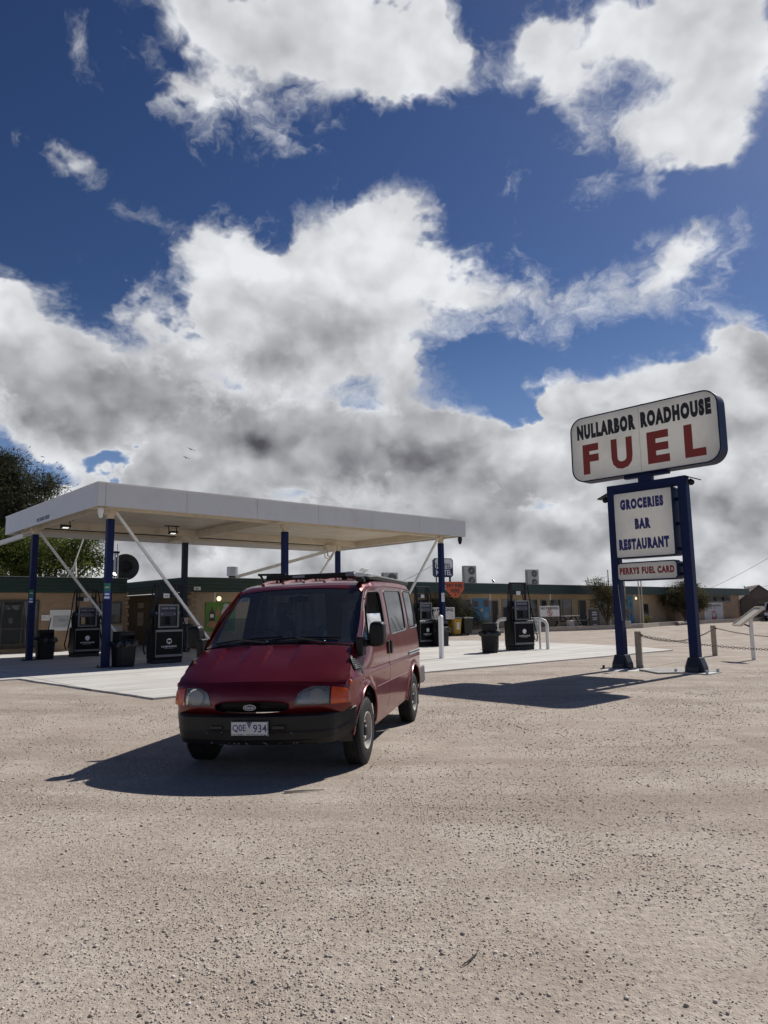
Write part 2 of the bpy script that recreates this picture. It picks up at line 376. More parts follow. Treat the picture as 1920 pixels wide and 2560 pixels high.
white_sign = mat('white_sign', (0.72, 0.72, 0.70), 0.5, var=.05)
ink_black = mat('ink_black', (0.010, 0.010, 0.012), 0.5)
ink_red = mat('ink_red', (0.26, 0.020, 0.016), 0.5)
ink_blue = mat('ink_blue', (0.012, 0.016, 0.14), 0.5)
ink_white = mat('ink_white', (0.75, 0.75, 0.75), 0.5)
ink_grey = mat('ink_grey', (0.32, 0.33, 0.35), 0.5)
# ------------------------------------------------------------------ ground
def ground_mat():
    m = bpy.data.materials.new('gravel_ground'); m.use_nodes = True; g = NG(m.node_tree); g.n.clear()
    out = g.node('ShaderNodeOutputMaterial'); b = g.node('ShaderNodeBsdfPrincipled'); g.l.new(b.outputs[0], out.inputs[0])
    co = g.node('ShaderNodeTexCoord').outputs['Object']
    big = g.noise(co, .16, 4.0, .6); mid = g.noise(co, 1.1, 6.0, .62); fine = g.noise(co, 26.0, 5.0, .7)
    mp = g.node('ShaderNodeMapping'); g.l.new(co, mp.inputs[0]); mp.inputs['Rotation'].default_value = (0, 0, R(-24)); mp.inputs['Scale'].default_value = (.10, 1.0, 1)
    dc = g.v('SUBTRACT', co, (4.0, 47.0, 0.0)); rad = g.v('LENGTH', dc); sp = g.node('ShaderNodeSeparateXYZ'); g.l.new(dc, sp.inputs[0])
    pol = g.node('ShaderNodeCombineXYZ'); g.put(pol.inputs[0], g.m('MULTIPLY', rad, 1.0)); g.put(pol.inputs[1], g.m('MULTIPLY', g.m('ARCTAN2', sp.outputs[0], sp.outputs[1]), 3.2))
    trk = g.noise(pol.outputs[0], 1.15, 5.0, .62, .25)
    col = g.mix(g.ramp(big, .35, .65), (.415, .350, .292, 1), (.372, .318, .270, 1))
    col = g.mix(g.ramp(mid, .38, .68), col, (.48, .42, .362, 1))
    col = g.mix(g.ramp(trk, .45, .72, 0, .8), col, (.30, .245, .198, 1))
    chalk = g.m('MULTIPLY', g.ramp(g.noise(mp.outputs[0], 3.6, 8.0, .7, .5), .60, .74, 0, .75), g.ramp(big, .42, .58))
    col = g.mix(chalk, col, (.56, .52, .47, 1))
    vo = g.node('ShaderNodeTexVoronoi'); g.l.new(co, vo.inputs['Vector']); vo.inputs['Scale'].default_value = 55.0; vo.inputs['Randomness'].default_value = 1.0
    sepc = g.node('ShaderNodeSeparateColor'); g.l.new(vo.outputs['Color'], sepc.inputs[0])
    peb = g.ramp(vo.outputs['Distance'], .16, .40, 1.0, 0.0)
    keep = g.m('MULTIPLY', peb, g.ramp(sepc.outputs[0], .55, .62))
    stone = g.mix(sepc.outputs[1], (.19, .165, .145, 1), (.50, .46, .41, 1))
    col = g.mix(g.m('MULTIPLY', keep, .75), col, stone)
    f = g.ramp(fine, .25, .75, .64, 1.30, smooth=False)
    cc = g.node('ShaderNodeCombineColor'); [g.put(cc.inputs[i], f) for i in range(3)]
    col = g.mix(1.0, col, cc.outputs[0], 'MULTIPLY')
    g.put(b.inputs['Base Color'], col); b.inputs['Roughness'].default_value = .95; b.inputs['Specular IOR Level'].default_value = .15
    h = g.m('MULTIPLY_ADD', keep, .010, g.m('MULTIPLY', fine, .016)); h = g.m('MULTIPLY_ADD', mid, .006, h)
    h = g.m('MULTIPLY_ADD', g.noise(co, 95.0, 3.0, .6), .006, h)
    bp = g.node('ShaderNodeBump'); bp.inputs['Strength'].default_value = .85; bp.inputs['Distance'].default_value = 1.0; g.put(bp.inputs['Height'], h)
    g.l.new(bp.outputs[0], b.inputs['Normal']); return m
gm = MB(); gm.add([(-4000, -4000, 0), (4000, -4000, 0), (4000, 4000, 0), (-4000, 4000, 0)], [(0, 1, 2, 3)])
ground = gm.build('ground', ground_mat()); ground['kind'] = 'structure'

def scatter_stones():
    """loose stones lying on the gravel, thinning out with distance"""
    t = (1 + 5 ** .5) / 2
    ico = np.array([(-1, t, 0), (1, t, 0), (-1, -t, 0), (1, -t, 0), (0, -1, t), (0, 1, t), (0, -1, -t), (0, 1, -t), (t, 0, -1), (t, 0, 1), (-t, 0, -1), (-t, 0, 1)]) / 1.902
    icof = np.array([(0, 11, 5), (0, 5, 1), (0, 1, 7), (0, 7, 10), (0, 10, 11), (1, 5, 9), (5, 11, 4), (11, 10, 2), (10, 7, 6), (7, 1, 8), (3, 9, 4), (3, 4, 2), (3, 2, 6), (3, 6, 8), (3, 8, 9), (4, 9, 5), (2, 4, 11), (6, 2, 10), (8, 6, 7), (9, 8, 1)])
    octv = np.array([(1, 0, 0), (0, 1, 0), (-1, 0, 0), (0, -1, 0), (.15, .1, 1), (0, 0, -1)], float)
    octf = np.array([(0, 1, 4), (1, 2, 4), (2, 3, 4), (3, 0, 4), (1, 0, 5), (2, 1, 5), (3, 2, 5), (0, 3, 5)])
    PP_, FF_ = [], []; off = 0
    for n, base, fc, mu, sg, lo, hi, rmax in ((46000, ico, icof, -5.30, .40, .003, .013, 13), (170000, octv, octf, -5.65, .40, .0018, .008, 20)):
        r = 1.9 + rmax * rng.random(n) ** 1.3; a = R(90) + (rng.random(n) - .5) * R(80)
        x, y = r * np.cos(a), r * np.sin(a)
        clump = np.sin(x * 1.7 + .6 * np.sin(y * 1.1)) * np.sin(y * 1.3 + .9 * np.sin(x * .8)) + .5 * np.sin(x * 4.1 + y * 3.3)
        keep = rng.random(n) < np.clip(.55 + .4 * clump, .12, 1.0)
        A = x * math.cos(TH) + y * math.sin(TH); B = -x * math.sin(TH) + y * math.cos(TH)
        lx = (x + 1.30) * math.cos(-.212) + (y - 6.92) * math.sin(-.212); ly = -(x + 1.30) * math.sin(-.212) + (y - 6.92) * math.cos(-.212); keep &= ~((np.abs(lx) < .95) & (ly > -.6) & (ly < 4.7))
        keep &= ~((B > 12.0) & (A > 5.0) & (A < 27)) & ~((B > 18.8) & (A < 27))
        x, y, r = x[keep], y[keep], r[keep]; n = len(x); nv = len(base)
        size = np.clip(np.exp(rng.normal(mu, sg, n)), lo, hi) * np.clip(.75 + r * .04, .7, 1.3)
        V = base[None] * (1 + rng.normal(0, .16, (n, nv, 1)))
        V = V * np.stack([rng.uniform(.8, 1.35, n), rng.uniform(.7, 1.1, n), rng.uniform(.45, .8, n)], 1)[:, None, :]
        an = rng.random(n) * 6.283; c, s = np.cos(an), np.sin(an)
        X_ = V[:, :, 0] * c[:, None] - V[:, :, 1] * s[:, None]; Y_ = V[:, :, 0] * s[:, None] + V[:, :, 1] * c[:, None]
        PP_.append(np.stack([X_ * size[:, None] + x[:, None], Y_ * size[:, None] + y[:, None], V[:, :, 2] * size[:, None] + (size * .34)[:, None]], 2).reshape(-1, 3))
        FF_.append((fc[None] + (np.arange(n) * nv)[:, None, None]).reshape(-1, 3) + off); off += n * nv
    P_ = np.concatenate(PP_); Fc = np.concatenate(FF_)
    me = bpy.data.meshes.new('gravel'); me.vertices.add(len(P_)); me.vertices.foreach_set('co', P_.astype(np.float32).ravel())
    me.loops.add(Fc.size); me.loops.foreach_set('vertex_index', Fc.astype(np.int32).ravel())
    me.polygons.add(len(Fc)); me.polygons.foreach_set('loop_start', np.arange(0, Fc.size, 3, dtype=np.int32)); me.update(calc_edges=True); me.validate()
    m = bpy.data.materials.new('loose_stone'); m.use_nodes = True; g = NG(m.node_tree); b = g.n['Principled BSDF']
    ge = g.node('ShaderNodeNewGeometry'); ri = ge.outputs['Random Per Island']
    col = g.mix(g.ramp(ri, 0.0, 1.0, smooth=False), (.30, .258, .215, 1), (.62, .56, .49, 1)); col = g.mix(g.ramp(ri, .93, .97), col, (.70, .67, .62, 1))
    g.put(b.inputs['Base Color'], col); b.inputs['Roughness'].default_value = .9; b.inputs['Specular IOR Level'].default_value = .2
    o = bpy.data.objects.new('gravel', me); COL.objects.link(o); me.materials.append(m); o['kind'] = 'stuff'
    tag(o, 'loose pale pebbles scattered over the gravel yard', 'gravel')
scatter_stones()
# a twig and a pale stick
tw = MB(); tw.tube([(0, 0, .006), (.05, .05, .012), (.09, .12, .008), (.11, .19, .004)], [.001, .004, .003, .001], 5); o = tw.build('twig', mat('twig_brown', (.05, .045, .035), .9)); o.location = (.30, 3.35, 0); tag(o, 'small dark curved twig on the gravel in the foreground', 'twig')
tw = MB(); tw.tube([(0, 0, .012), (.16, .03, .014), (.34, .075, .010)], [.012, .010, .004], 6); o = tw.build('stick', mat('pale_stick', (.50, .45, .38), .9)); o.location = (-.90, 6.42, 0); tag(o, 'pale flat stick lying at the edge of the van shadow', 'stick')

# ------------------------------------------------------------------ concrete apron
def concrete_mat():
    m = bpy.data.materials.new('concrete_slab'); m.use_nodes = True; g = NG(m.node_tree); b = g.n['Principled BSDF']
    co = g.node('ShaderNodeTexCoord').outputs['Object']
    n1 = g.noise(co, .5, 6.0, .6); n2 = g.noise(co, 6.0, 6.0, .65)
    mp = g.node('ShaderNodeMapping'); g.l.new(co, mp.inputs[0]); mp.inputs['Scale'].default_value = (.09, 1.1, 1)
    st = g.noise(mp.outputs[0], 1.6, 5.0, .6)
    col = g.mix(g.ramp(n1, .3, .7), (.60, .585, .55, 1), (.53, .51, .475, 1)); col = g.mix(g.ramp(st, .42, .72, 0, .75), col, (.40, .38, .35, 1))
    col = g.mix(g.ramp(n2, .55, .8, 0, .5), col, (.50, .47, .42, 1)); col = g.mix(g.ramp(g.noise(co, .7, 8.0, .74), .58, .70, 0, .6), col, (.24, .225, .205, 1))
    br = g.node('ShaderNodeTexBrick'); g.l.new(co, br.inputs['Vector']); br.offset = 0; br.inputs['Scale'].default_value = 1.0
    br.inputs['Brick Width'].default_value = 5.5; br.inputs['Row Height'].default_value = 4.6; br.inputs['Mortar Size'].default_value = .022; br.inputs['Mortar Smooth'].default_value = .1
    col = g.mix(g.m('MULTIPLY', br.outputs['Fac'], .8), col, (.16, .15, .14, 1))
    g.put(b.inputs['Base Color'], col); b.inputs['Roughness'].default_value = .85; b.inputs['Specular IOR Level'].default_value = .25
    bp = g.node('ShaderNodeBump'); bp.inputs['Strength'].default_value = .3; bp.inputs['Distance'].default_value = .02; g.put(bp.inputs['Height'], g.noise(co, 40, 5, .6)); g.l.new(bp.outputs[0], b.inputs['Normal'])
    return m
SLAB = .035
apron_pts = [(5.75, 12.72), (12.5, 12.66), (19.5, 12.25), (24.3, 12.05), (25.6, 14.2), (26.3, 17.0), (26.4, 23.0), (24.0, 27.5), (20.0, 31.0), (15.3, 31.6), (13.1, 36.0), (-16, 36.0), (-16, 19.35), (2.0, 19.3), (5.2, 19.15)]
_ap = densify(apron_pts, .22); _rg = random.Random(4); _w = 0.0; apron_edge = []
for _i, (_a, _b) in enumerate(_ap):
    _w = _w * .75 + _rg.uniform(-.014, .014); apron_edge.append((_a + _w, _b + _w))
sb = MB(); sb.prism(apron_edge, -.05, SLAB); apron = sb.build('concrete_pavement', concrete_mat()); apron.rotation_euler = (0, 0, TH); apron['kind'] = 'structure'

# ------------------------------------------------------------------ brick and boards
def brick_mat(name, c1, c2, mortar):
    m = bpy.data.materials.new(name); m.use_nodes = True; g = NG(m.node_tree); b = g.n['Principled BSDF']
    co = g.node('ShaderNodeTexCoord').outputs['Object']; sp = g.node('ShaderNodeSeparateXYZ'); g.l.new(co, sp.inputs[0])
    cb = g.node('ShaderNodeCombineXYZ'); g.put(cb.inputs[0], g.m('ADD', sp.outputs[0], sp.outputs[1])); g.put(cb.inputs[1], sp.outputs[2])
    br = g.node('ShaderNodeTexBrick'); g.l.new(cb.outputs[0], br.inputs['Vector']); br.inputs['Scale'].default_value = 1
    br.inputs['Brick Width'].default_value = .30; br.inputs['Row Height'].default_value = .095; br.inputs['Mortar Size'].default_value = .010; br.inputs['Bias'].default_value = -.1
    br.inputs['Color1'].default_value = c4(c1); br.inputs['Color2'].default_value = c4(c2); br.inputs['Mortar'].default_value = c4(mortar)
    n = g.noise(co, 1.4, 6.0, .65); col = g.mix(g.ramp(n, .45, .75, 0, .45), br.outputs['Color'], c4([c * .7 for c in c1]))
    g.put(b.inputs['Base Color'], col); b.inputs['Roughness'].default_value = .9
    bp = g.node('ShaderNodeBump'); bp.inputs['Strength'].default_value = .6; bp.inputs['Distance'].default_value = .012; g.put(bp.inputs['Height'], g.m('MULTIPLY_ADD', br.outputs['Fac'], -1.0, g.noise(co, 30, 4, .6))); g.l.new(bp.outputs[0], b.inputs['Normal'])
    MATS[name] = m; return m
def ribbed_mat(name, color, pitch, axis=2, depth=.01, c2=None, rough=.5):
    """sheet or boards with ribs along one axis"""
    m = bpy.data.materials.new(name); m.use_nodes = True; g = NG(m.node_tree); b = g.n['Principled BSDF']
    co = g.node('ShaderNodeTexCoord').outputs['Object']; sp = g.node('ShaderNodeSeparateXYZ'); g.l.new(co, sp.inputs[0])
    t = g.m('ADD', sp.outputs[0], sp.outputs[1]) if axis == 3 else sp.outputs[axis]
    w = g.m('PINGPONG', t, pitch / 2); w = g.ramp(w, 0, pitch * .12); n = g.noise(co, 1.2, 6, .65)
    idx = g.m('FLOOR', g.m('DIVIDE', t, pitch)); wn = g.node('ShaderNodeTexWhiteNoise', noise_dimensions='1D'); g.put(wn.inputs['W'], idx)
    col = g.mix(g.ramp(n, .35, .75), c4(color), c4(c2 or [c * .75 for c in color])); col = g.mix(g.m('MULTIPLY', wn.outputs['Value'], .25), col, c4([c * .6 for c in color]))
    col = g.mix(g.m('MULTIPLY', g.m('SUBTRACT', 1.0, w), .5), col, c4([c * .35 for c in color]))
    g.put(b.inputs['Base Color'], col); b.inputs['Roughness'].default_value = rough
    bp = g.node('ShaderNodeBump'); bp.inputs['Strength'].default_value = .7; bp.inputs['Distance'].default_value = depth; g.put(bp.inputs['Height'], w); g.l.new(bp.outputs[0], b.inputs['Normal'])
    MATS[name] = m; return m
brick = brick_mat('tan_brick', (.40, .275, .175), (.33, .22, .14), (.30, .24, .18))
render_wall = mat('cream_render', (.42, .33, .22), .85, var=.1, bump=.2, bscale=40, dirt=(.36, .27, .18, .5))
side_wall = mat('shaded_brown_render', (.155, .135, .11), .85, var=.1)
green = ribbed_mat('green_sheet', (.009, .040, .029), .155, 2, .02)
roof_m = mat('roof_sheet', (.40, .41, .41), .5, var=.1)
frame_m = mat('window_frame_brown', (.055, .045, .036), .5)
frame_l = mat('window_frame_alloy', (.22, .20, .17), .45)
pane = glass_mat('shop_glass', (.25, .28, .29), 1.0, opac=.75, body=(.055, .062, .066))
door_m = mat('dark_doorway', (.012, .012, .014), .6)

# ------------------------------------------------------------------ roadhouse
A0, B0 = 30.0, 30.0
roadhouse = thing('roadhouse', 'long low tan brick roadhouse with dark green fascia behind the fuel bowsers', 'building', ab(A0, B0), TH)
def rb(mb, name, m, parent=roadhouse, **k):
    mb.v = [(x - A0, y - B0, z) for x, y, z in mb.v]; return mb.build(name, m, parent, **k)
mb = MB(); mb.box(-14, 13.05, 32.0, 32.25, 0, 2.5); mb.box(12.80, 13.05, 32.25, 40, 0, 2.5); rb(mb, 'brick_wall', brick)
qn = MB()
for k in range(13): qn.box(12.98 - (.0 if k % 2 else .0), 13.13 if k % 2 else 13.08, 31.93, 32.3, .1 + k * .19, .1 + k * .19 + .15)
rb(qn, 'quoins', brick)
mb = MB(); mb.box(15.3, 60.0, 30.2, 30.4, 0, 2.5); rb(mb, 'front_wall', render_wall)
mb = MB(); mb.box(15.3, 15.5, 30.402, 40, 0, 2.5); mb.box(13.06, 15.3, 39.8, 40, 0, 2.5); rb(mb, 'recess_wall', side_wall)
mb = MB(); mb.box(60.0, 73.1, 29.3, 29.55, 0, 2.5); mb.box(72.85, 73.1, 29.55, 40, 0, 2.5); rb(mb, 'end_wall', brick)
qn = MB()
for k in range(13): qn.box(73.05, 73.22 if k % 2 else 73.14, 29.22, 29.6, .1 + k * .19, .1 + k * .19 + .15)
rb(qn, 'quoins', brick); qn = MB()
for k in range(9): qn.box(15.22 if k % 2 else 15.12, 15.52, 30.12, 30.40, .2 + k * .25, .2 + k * .25 + .17)
rb(qn, 'quoins', brick)
mb = MB(); mb.box(-14, 12.85, 31.55, 31.70, 2.48, 3.12); mb.box(12.72, 12.85, 31.702, 42, 2.48, 3.12)
mb.box(14.3, 75.25, 29.0, 29.12, 2.47, 3.10); mb.box(14.3, 14.42, 29.122, 42, 2.47, 3.10); mb.box(75.13, 75.25, 29.122, 42, 2.47, 3.10); mb.box(12.86, 14.29, 38.9, 39.02, 2.47, 3.0)
rb(mb, 'fascia', green)
mb = MB(); mb.box(-14, 12.70, 31.702, 42, 3.02, 3.08); mb.box(14.43, 75.12, 29.13, 42, 3.0, 3.06); mb.box(12.86, 14.29, 39.03, 42, 2.9, 2.96)
mb.box(-14, 12.87, 31.50, 31.71, 3.122, 3.14); mb.box(14.28, 75.27, 28.97, 29.14, 3.102, 3.122); rb(mb, 'roof', roof_m)
mb = MB(); mb.box(14.43, 59.99, 29.125, 30.19, 2.49, 2.52); mb.box(-14, 12.7, 31.71, 31.99, 2.49, 2.52); rb(mb, 'soffit', cream_paint)
for a in (15.9, 21.5, 27.5, 35.15, 41.6, 47.0, 53.0, 58.5): mb = MB(); mb.box(a, a + .09, 29.20, 29.29, 2.05, 2.49); rb(mb, 'downpipe', cream_paint)
def window(a0, a1, z0, z1, b=30.2, mull=(), trans=(), fm=frame_l, w=.06, pm=None, name='window'):
    mb = MB(); mb.box(a0 - w, a0, b - .05, b - .002, z0 - w, z1 + w); mb.box(a1, a1 + w, b - .05, b - .002, z0 - w, z1 + w); mb.box(a0, a1, b - .048, b - .002, z1, z1 + w); mb.box(a0, a1, b - .07, b - .002, z0 - w, z0)
    for x in mull: mb.box(x - .03, x + .03, b - .046, b - .004, z0, z1)
    for z in trans: mb.box(a0, a1, b - .044, b - .006, z - .03, z + .03)
    f = rb(mb, name, fm); p = MB(); p.box(a0, a1, b - .026, b - .003, z0, z1); q = rb(p, 'pane', pm or pane, f); return f
window(1.0, 9.25, .42, 2.13, 32.0, (2.4, 4.4, 6.4, 7.9, 8.66), (1.02,), frame_m, .07)
sl = MB()
for k in range(40): sl.box(1.0 + k * .21, 1.0 + k * .21 + .17, 31.93, 31.995, .22, .36)
rb(sl, 'window_sill', mat('dark_sill', (.05, .04, .033), .8))
window(11.72, 12.75, 1.20, 2.05, 32.0, (), (), frame_m); mb = MB(); mb.box(11.66, 12.85, 31.95, 31.998, .08, 1.05); rb(mb, 'roller_door', mat('pale_door', (.40, .385, .36), .6))
for (a0, a1, z0, z1, mu) in ((29.75, 30.5, 1.1, 2.12, ()), (30.85, 31.7, 1.1, 2.12, ()), (32.2, 33.2, 1.1, 2.12, ()), (33.6, 34.35, 1.0, 2.12, ()), (37.6, 39.2, .9, 2.1, (38.4,)), (40.1, 41.4, .9, 2.1, (40.7,)), (41.9, 42.5, 1.2, 2.05, ()), (43.05, 45.6, .75, 2.1, (43.76, 44.5)), (48.9, 50.9, .75, 2.1, (49.7,)), (51.2, 53.0, .75, 2.1, (52.1,)), (56.1, 56.9, .7, 1.7, ()), (18.5, 20.5, 1.0, 2.1, (19.5,)), (22.5, 24.5, 1.0, 2.1, (23.5,))): window(a0, a1, z0, z1, mull=mu)
window(64.1, 71.15, 1.86, 2.40, 29.3, (65.8, 67.5, 69.2), (), frame_m, .05, name='hopper_window')
hp = MB()
for a in (64.9, 66.7, 68.4, 70.2): hp.add([(a - .7, 29.24, 2.38), (a + .6, 29.24, 2.38), (a + .6, 29.05, 1.92), (a - .7, 29.05, 1.92)], [(0, 1, 2, 3)])
rb(hp, 'open_sashes', mat('sash_glass', (.13, .11, .085), .8, spec=.1))
def door(a0, a1, z1, b=30.2, m=None, parent=roadhouse, name='door'):
    mb = MB(); mb.box(a0 - .06, a0, b - .05, b - .002, 0, z1 + .06); mb.box(a1, a1 + .06, b - .05, b - .002, 0, z1 + .06); mb.box(a0, a1, b - .048, b - .002, z1, z1 + .06); d = rb(mb, 'door_frame', frame_l)
    mb = MB(); mb.box(a0, a1, b - .03, b - .003, .02, z1); p = rb(mb, 'door_leaf', m or door_m, d)
    mb = MB(); mb.box(a1 - .10, a1 - .07, b - .07, b - .031, .95, 1.15); rb(mb, 'door_handle', steel, d); return d
door(36.5, 37.1, 2.04); door(62.3, 63.7, 2.05, 29.3, mat('green_door', (.012, .022, .02), .5)); door(46.6, 47.5, 2.05)
mb = MB(); mb.box(15.24, 15.298, 31.0, 31.95, 0, 2.02); rb(mb, 'side_doorway', door_m)
# things fixed to the walls
def wall_panel(name, a0, a1, z0, z1, b, m, label, cat, border=None, thick=.03):
    t = thing(name, label, cat, ab((a0 + a1) / 2, b, (z0 + z1) / 2), TH); w, h = a1 - a0, z1 - z0
    mb = MB(); mb.box(-w / 2, w / 2, -thick, -.003, -h / 2, h / 2); mb.build('board', m, t, bevel=.004)
    if border:
        mb = MB(); e = .05; mb.box(-w / 2 - e, w / 2 + e, -thick - .02, -.004, h / 2, h / 2 + e); mb.box(-w / 2 - e, w / 2 + e, -thick - .02, -.004, -h / 2 - e, -h / 2); mb.box(-w / 2 - e, -w / 2, -thick - .018, -.004, -h / 2, h / 2); mb.box(w / 2, w / 2 + e, -thick - .018, -.004, -h / 2, h / 2); mb.build('frame', border, t)
    return t, w, h
def flat(t, name, polys, m, y):
    mb = MB()
    for p in polys: mb.add([(x, y, z) for x, z in p], [tuple(range(len(p)))])
    return mb.build(name, m, t)
ell = lambda cx, cz, rx, rz, n=18: [(cx + rx * math.cos(2 * math.pi * i / n), cz + rz * math.sin(2 * math.pi * i / n)) for i in range(n)]
bx = lambda x0, x1, z0, z1: [(x0, z0), (x1, z0), (x1, z1), (x0, z1)]
t, w, h = wall_panel('notice_case', 9.80, 10.62, .95, 1.72, 31.99, white_sign, 'white framed notice case with a whale drawing on the brick wall', 'notice case', white_paint)
flat(t, 'notice_sheet', [bx(-.33, .33, -.30, .20)], mat('paper_grey', (.45, .46, .46), .6), -.033)
flat(t, 'whale_drawing', [[(-.12, .02), (-.02, .07), (.12, .05), (.24, .0), (.31, .06), (.30, -.01), (.33, -.06), (.24, -.03), (.10, -.06), (-.03, -.07), (-.11, -.03)], bx(-.29, -.05, .14, .155), bx(-.28, -.16, -.1, -.09), bx(.08, .28, -.2, -.19), bx(.08, .28, -.17, -.16)], ink_grey, -.035)
t, w, h = wall_panel('notice_board', 9.42, 9.74, 1.33, 1.57, 31.99, white_sign, 'small white notice beside the framed whale notice case', 'notice')
flat(t, 'notice_mark', [bx(-.09, .0, .02, .035), bx(-.09, -.075, -.06, .03), bx(-.02, .1, -.03, -.02)], ink_grey, -.032)
t, w, h = wall_panel('window_notice', 11.72, 12.3, 1.22, 1.60, 31.94, white_sign, 'white notice with black lines on the window behind the far left bowser', 'notice')
flat(t, 'notice_lines', [bx(-.15, .02, .09, .14), bx(-.25, -.03, .0, .05), bx(-.05, .2, -.09, -.05), bx(.0, .25, -.16, -.12)], ink_black, -.032)
flat(t, 'warning_mark', [bx(-.10, .15, .20, .28)], mat('warning_yellow', (.50, .30, .02), .6), -.032)
for k, (b0, b1, z0, z1, txt) in enumerate(((35.3, 36.0, 1.84, 2.10, 'wide white notice high on the recess wall behind the near bowser'), (35.3, 36.0, .95, 1.62, 'tall white notice low on the recess wall behind the near bowser'), (37.4, 38.3, 1.34, 1.5, 'narrow white plate on the recess wall beside the brick corner'))):
    t = thing('wall_notice', txt, 'notice', ab(15.29, (b0 + b1) / 2, (z0 + z1) / 2), TH); w = b1 - b0; h = z1 - z0
    mb = MB(); mb.box(-.03, -.003, -w / 2, w / 2, -h / 2, h / 2); mb.build('board', mat('dull_white', (.42, .42, .40), .6), t)
    mb = MB(); mb.box(-.034, -.031, -w * .35, w * .35, -h * .05, h * .12); mb.build('print', ink_grey, t)
# food mural
t, w, h = wall_panel('food_mural', 16.0, 17.55, .70, 2.04, 30.19, mat('mural_green', (.10, .24, .03), .6, var=.35, vscale=2.5), 'green painted board of wine and food on the wall behind the van', 'mural')
flat(t, 'painted_bottle', [[(-.58, -.20), (-.30, -.20), (-.30, .18), (-.40, .30), (-.41, .46), (-.47, .46), (-.48, .30), (-.58, .18)]], mat('mural_wine', (.05, .012, .012), .5), -.033)
flat(t, 'painted_label', [bx(-.54, -.36, -.04, .12)], ink_white, -.035)
flat(t, 'painted_food', [ell(-.42, -.36, .30, .16), ell(.05, -.48, .26, .15), [(-.25, .0), (-.10, .0), (-.02, .25), (-.12, .55), (-.18, .30), (-.28, .18)]], mat('mural_tan', (.36, .20, .085), .6, var=.3, vscale=9), -.034)
flat(t, 'painted_apron', [ell(.25, .15, .22, .28), ell(.28, .48, .15, .12)], mat('mural_white', (.50, .50, .52), .6), -.036)
flat(t, 'painted_plate', [ell(.32, -.30, .20, .10), ell(-.05, -.24, .12, .08)], mat('mural_blue', (.10, .12, .22), .6), -.037)
t, w, h = wall_panel('map_mural', 34.6, 36.3, .72, 2.2, 30.19, mat('mural_sea_blue', (.045, .20, .36), .6, var=.12), 'blue painted map panel with photo squares beside the doorway', 'mural')
for q in (bx(-.76, -.30, .22, .56), bx(.22, .70, .20, .62)): flat(t, 'photo_square', [q], mat('mural_photo', (.10, .055, .05), .6, var=.6, vscale=6), -.033)
flat(t, 'map_shape', [[(-.16, -.02), (-.05, .10), (.05, .06), (.10, .13), (.20, .0), (.12, -.12), (.0, -.08), (-.12, -.12)]], mat('mural_pale', (.46, .38, .26), .6), -.033)
for q in (bx(.24, .70, -.50, -.14), bx(-.74, -.30, -.12, -.07), bx(-.74, -.40, .12, .17), bx(.28, .66, -.60, -.56)): flat(t, 'caption', [q], mat('mural_light_blue', (.16, .34, .46), .6), -.033)
t, w, h = wall_panel('painted_door_panel', 53.45, 54.5, .04, 2.42, 30.19, mat('panel_blue', (.05, .22, .36), .6, var=.2), 'tall blue painted panel with a dark figure between the flagpoles', 'mural')
flat(t, 'painted_figure', [[(-.05, .55), (.12, .75), (.22, .5), (.15, .2), (.25, -.1), (.12, -.5), (.0, -.75), (-.02, -.4), (.08, -.05), (.0, .2)]], mat('figure_dark', (.02, .05, .09), .6), -.033)
t, w, h = wall_panel('wall_sign', 65.45, 69.3, .05, 1.72, 29.29, mat('sign_pale', (.50, .51, .52), .5), 'large white sign with grey heading and red emblem on the end wall', 'sign', white_paint)
mb = MB(); letters(mb, 'NULLARBOR ROADHOUSE', (0, -.034, .62), 3.1, .22, .03); mb.build('sign_heading', mat('ink_green_grey', (.07, .09, .085), .6), t)
flat(t, 'sign_lines', [bx(-.9, .9, .36, .40), bx(-.6, .6, .28, .31)], ink_grey, -.033)
rd = mat('emblem_red', (.40, .06, .06), .6)
ring = MB(); ring.tube([(.46 * math.cos(a), -.036, -.32 + .43 * math.sin(a)) for a in np.linspace(0, 6.283, 30, endpoint=False)], .035, 4, closed=True); ring.add([(-.38, -.036, -.28), (-.2, -.036, -.52), (-.05, -.036, -.3), (.08, -.036, -.54), (.25, -.036, -.30), (.38, -.036, -.5), (.3, -.036, -.64), (0, -.036, -.74), (-.3, -.036, -.64)], [tuple(range(9))]); ring.add([(-.3, -.036, -.02), (.1, -.036, .0), (.3, -.036, -.1), (.2, -.036, .04), (-.1, -.036, .08)], [(0, 1, 2, 3, 4)]); ring.build('sign_emblem', rd, t)
for nm, a, lb in (('wall_lamp', 16.65, 'round lit wall lamp above the food mural'), ('wall_lamp', 54.9, 'lit wall lamp beside the blue painted panel')):
    t = thing(nm, lb, 'lamp', ab(a, 30.19, 2.2), TH)
    mb = MB(); mb.lathe([(.145, 0), (.145, .05), (.125, .06)], 24, Matrix.Rotation(R(90), 4, 'X')); mb.build('lamp_base', dark_grey, t)
    mb = MB(); mb.lathe([(.12, .055), (.112, .10), (.07, .125), (.001, .135)], 24, Matrix.Rotation(R(90), 4, 'X')); mb.build('lamp_globe', mat('lamp_glow', (.8, .75, .6), .5, emit=(1, .86, .55), estr=1.1), t, smooth=True)
t = thing('fascia_sign', 'small white sign with dark writing on the green fascia beside the blue post', 'sign', ab(14.95, 28.99, 2.62), TH); mb = MB(); mb.box(-.16, .16, -.02, 0, -.075, .075); mb.build('board', white_sign, t); mb = MB(); letters(mb, 'Bar', (0, -.023, 0), .15, .08, .03); mb.build('lettering', ink_black, t)

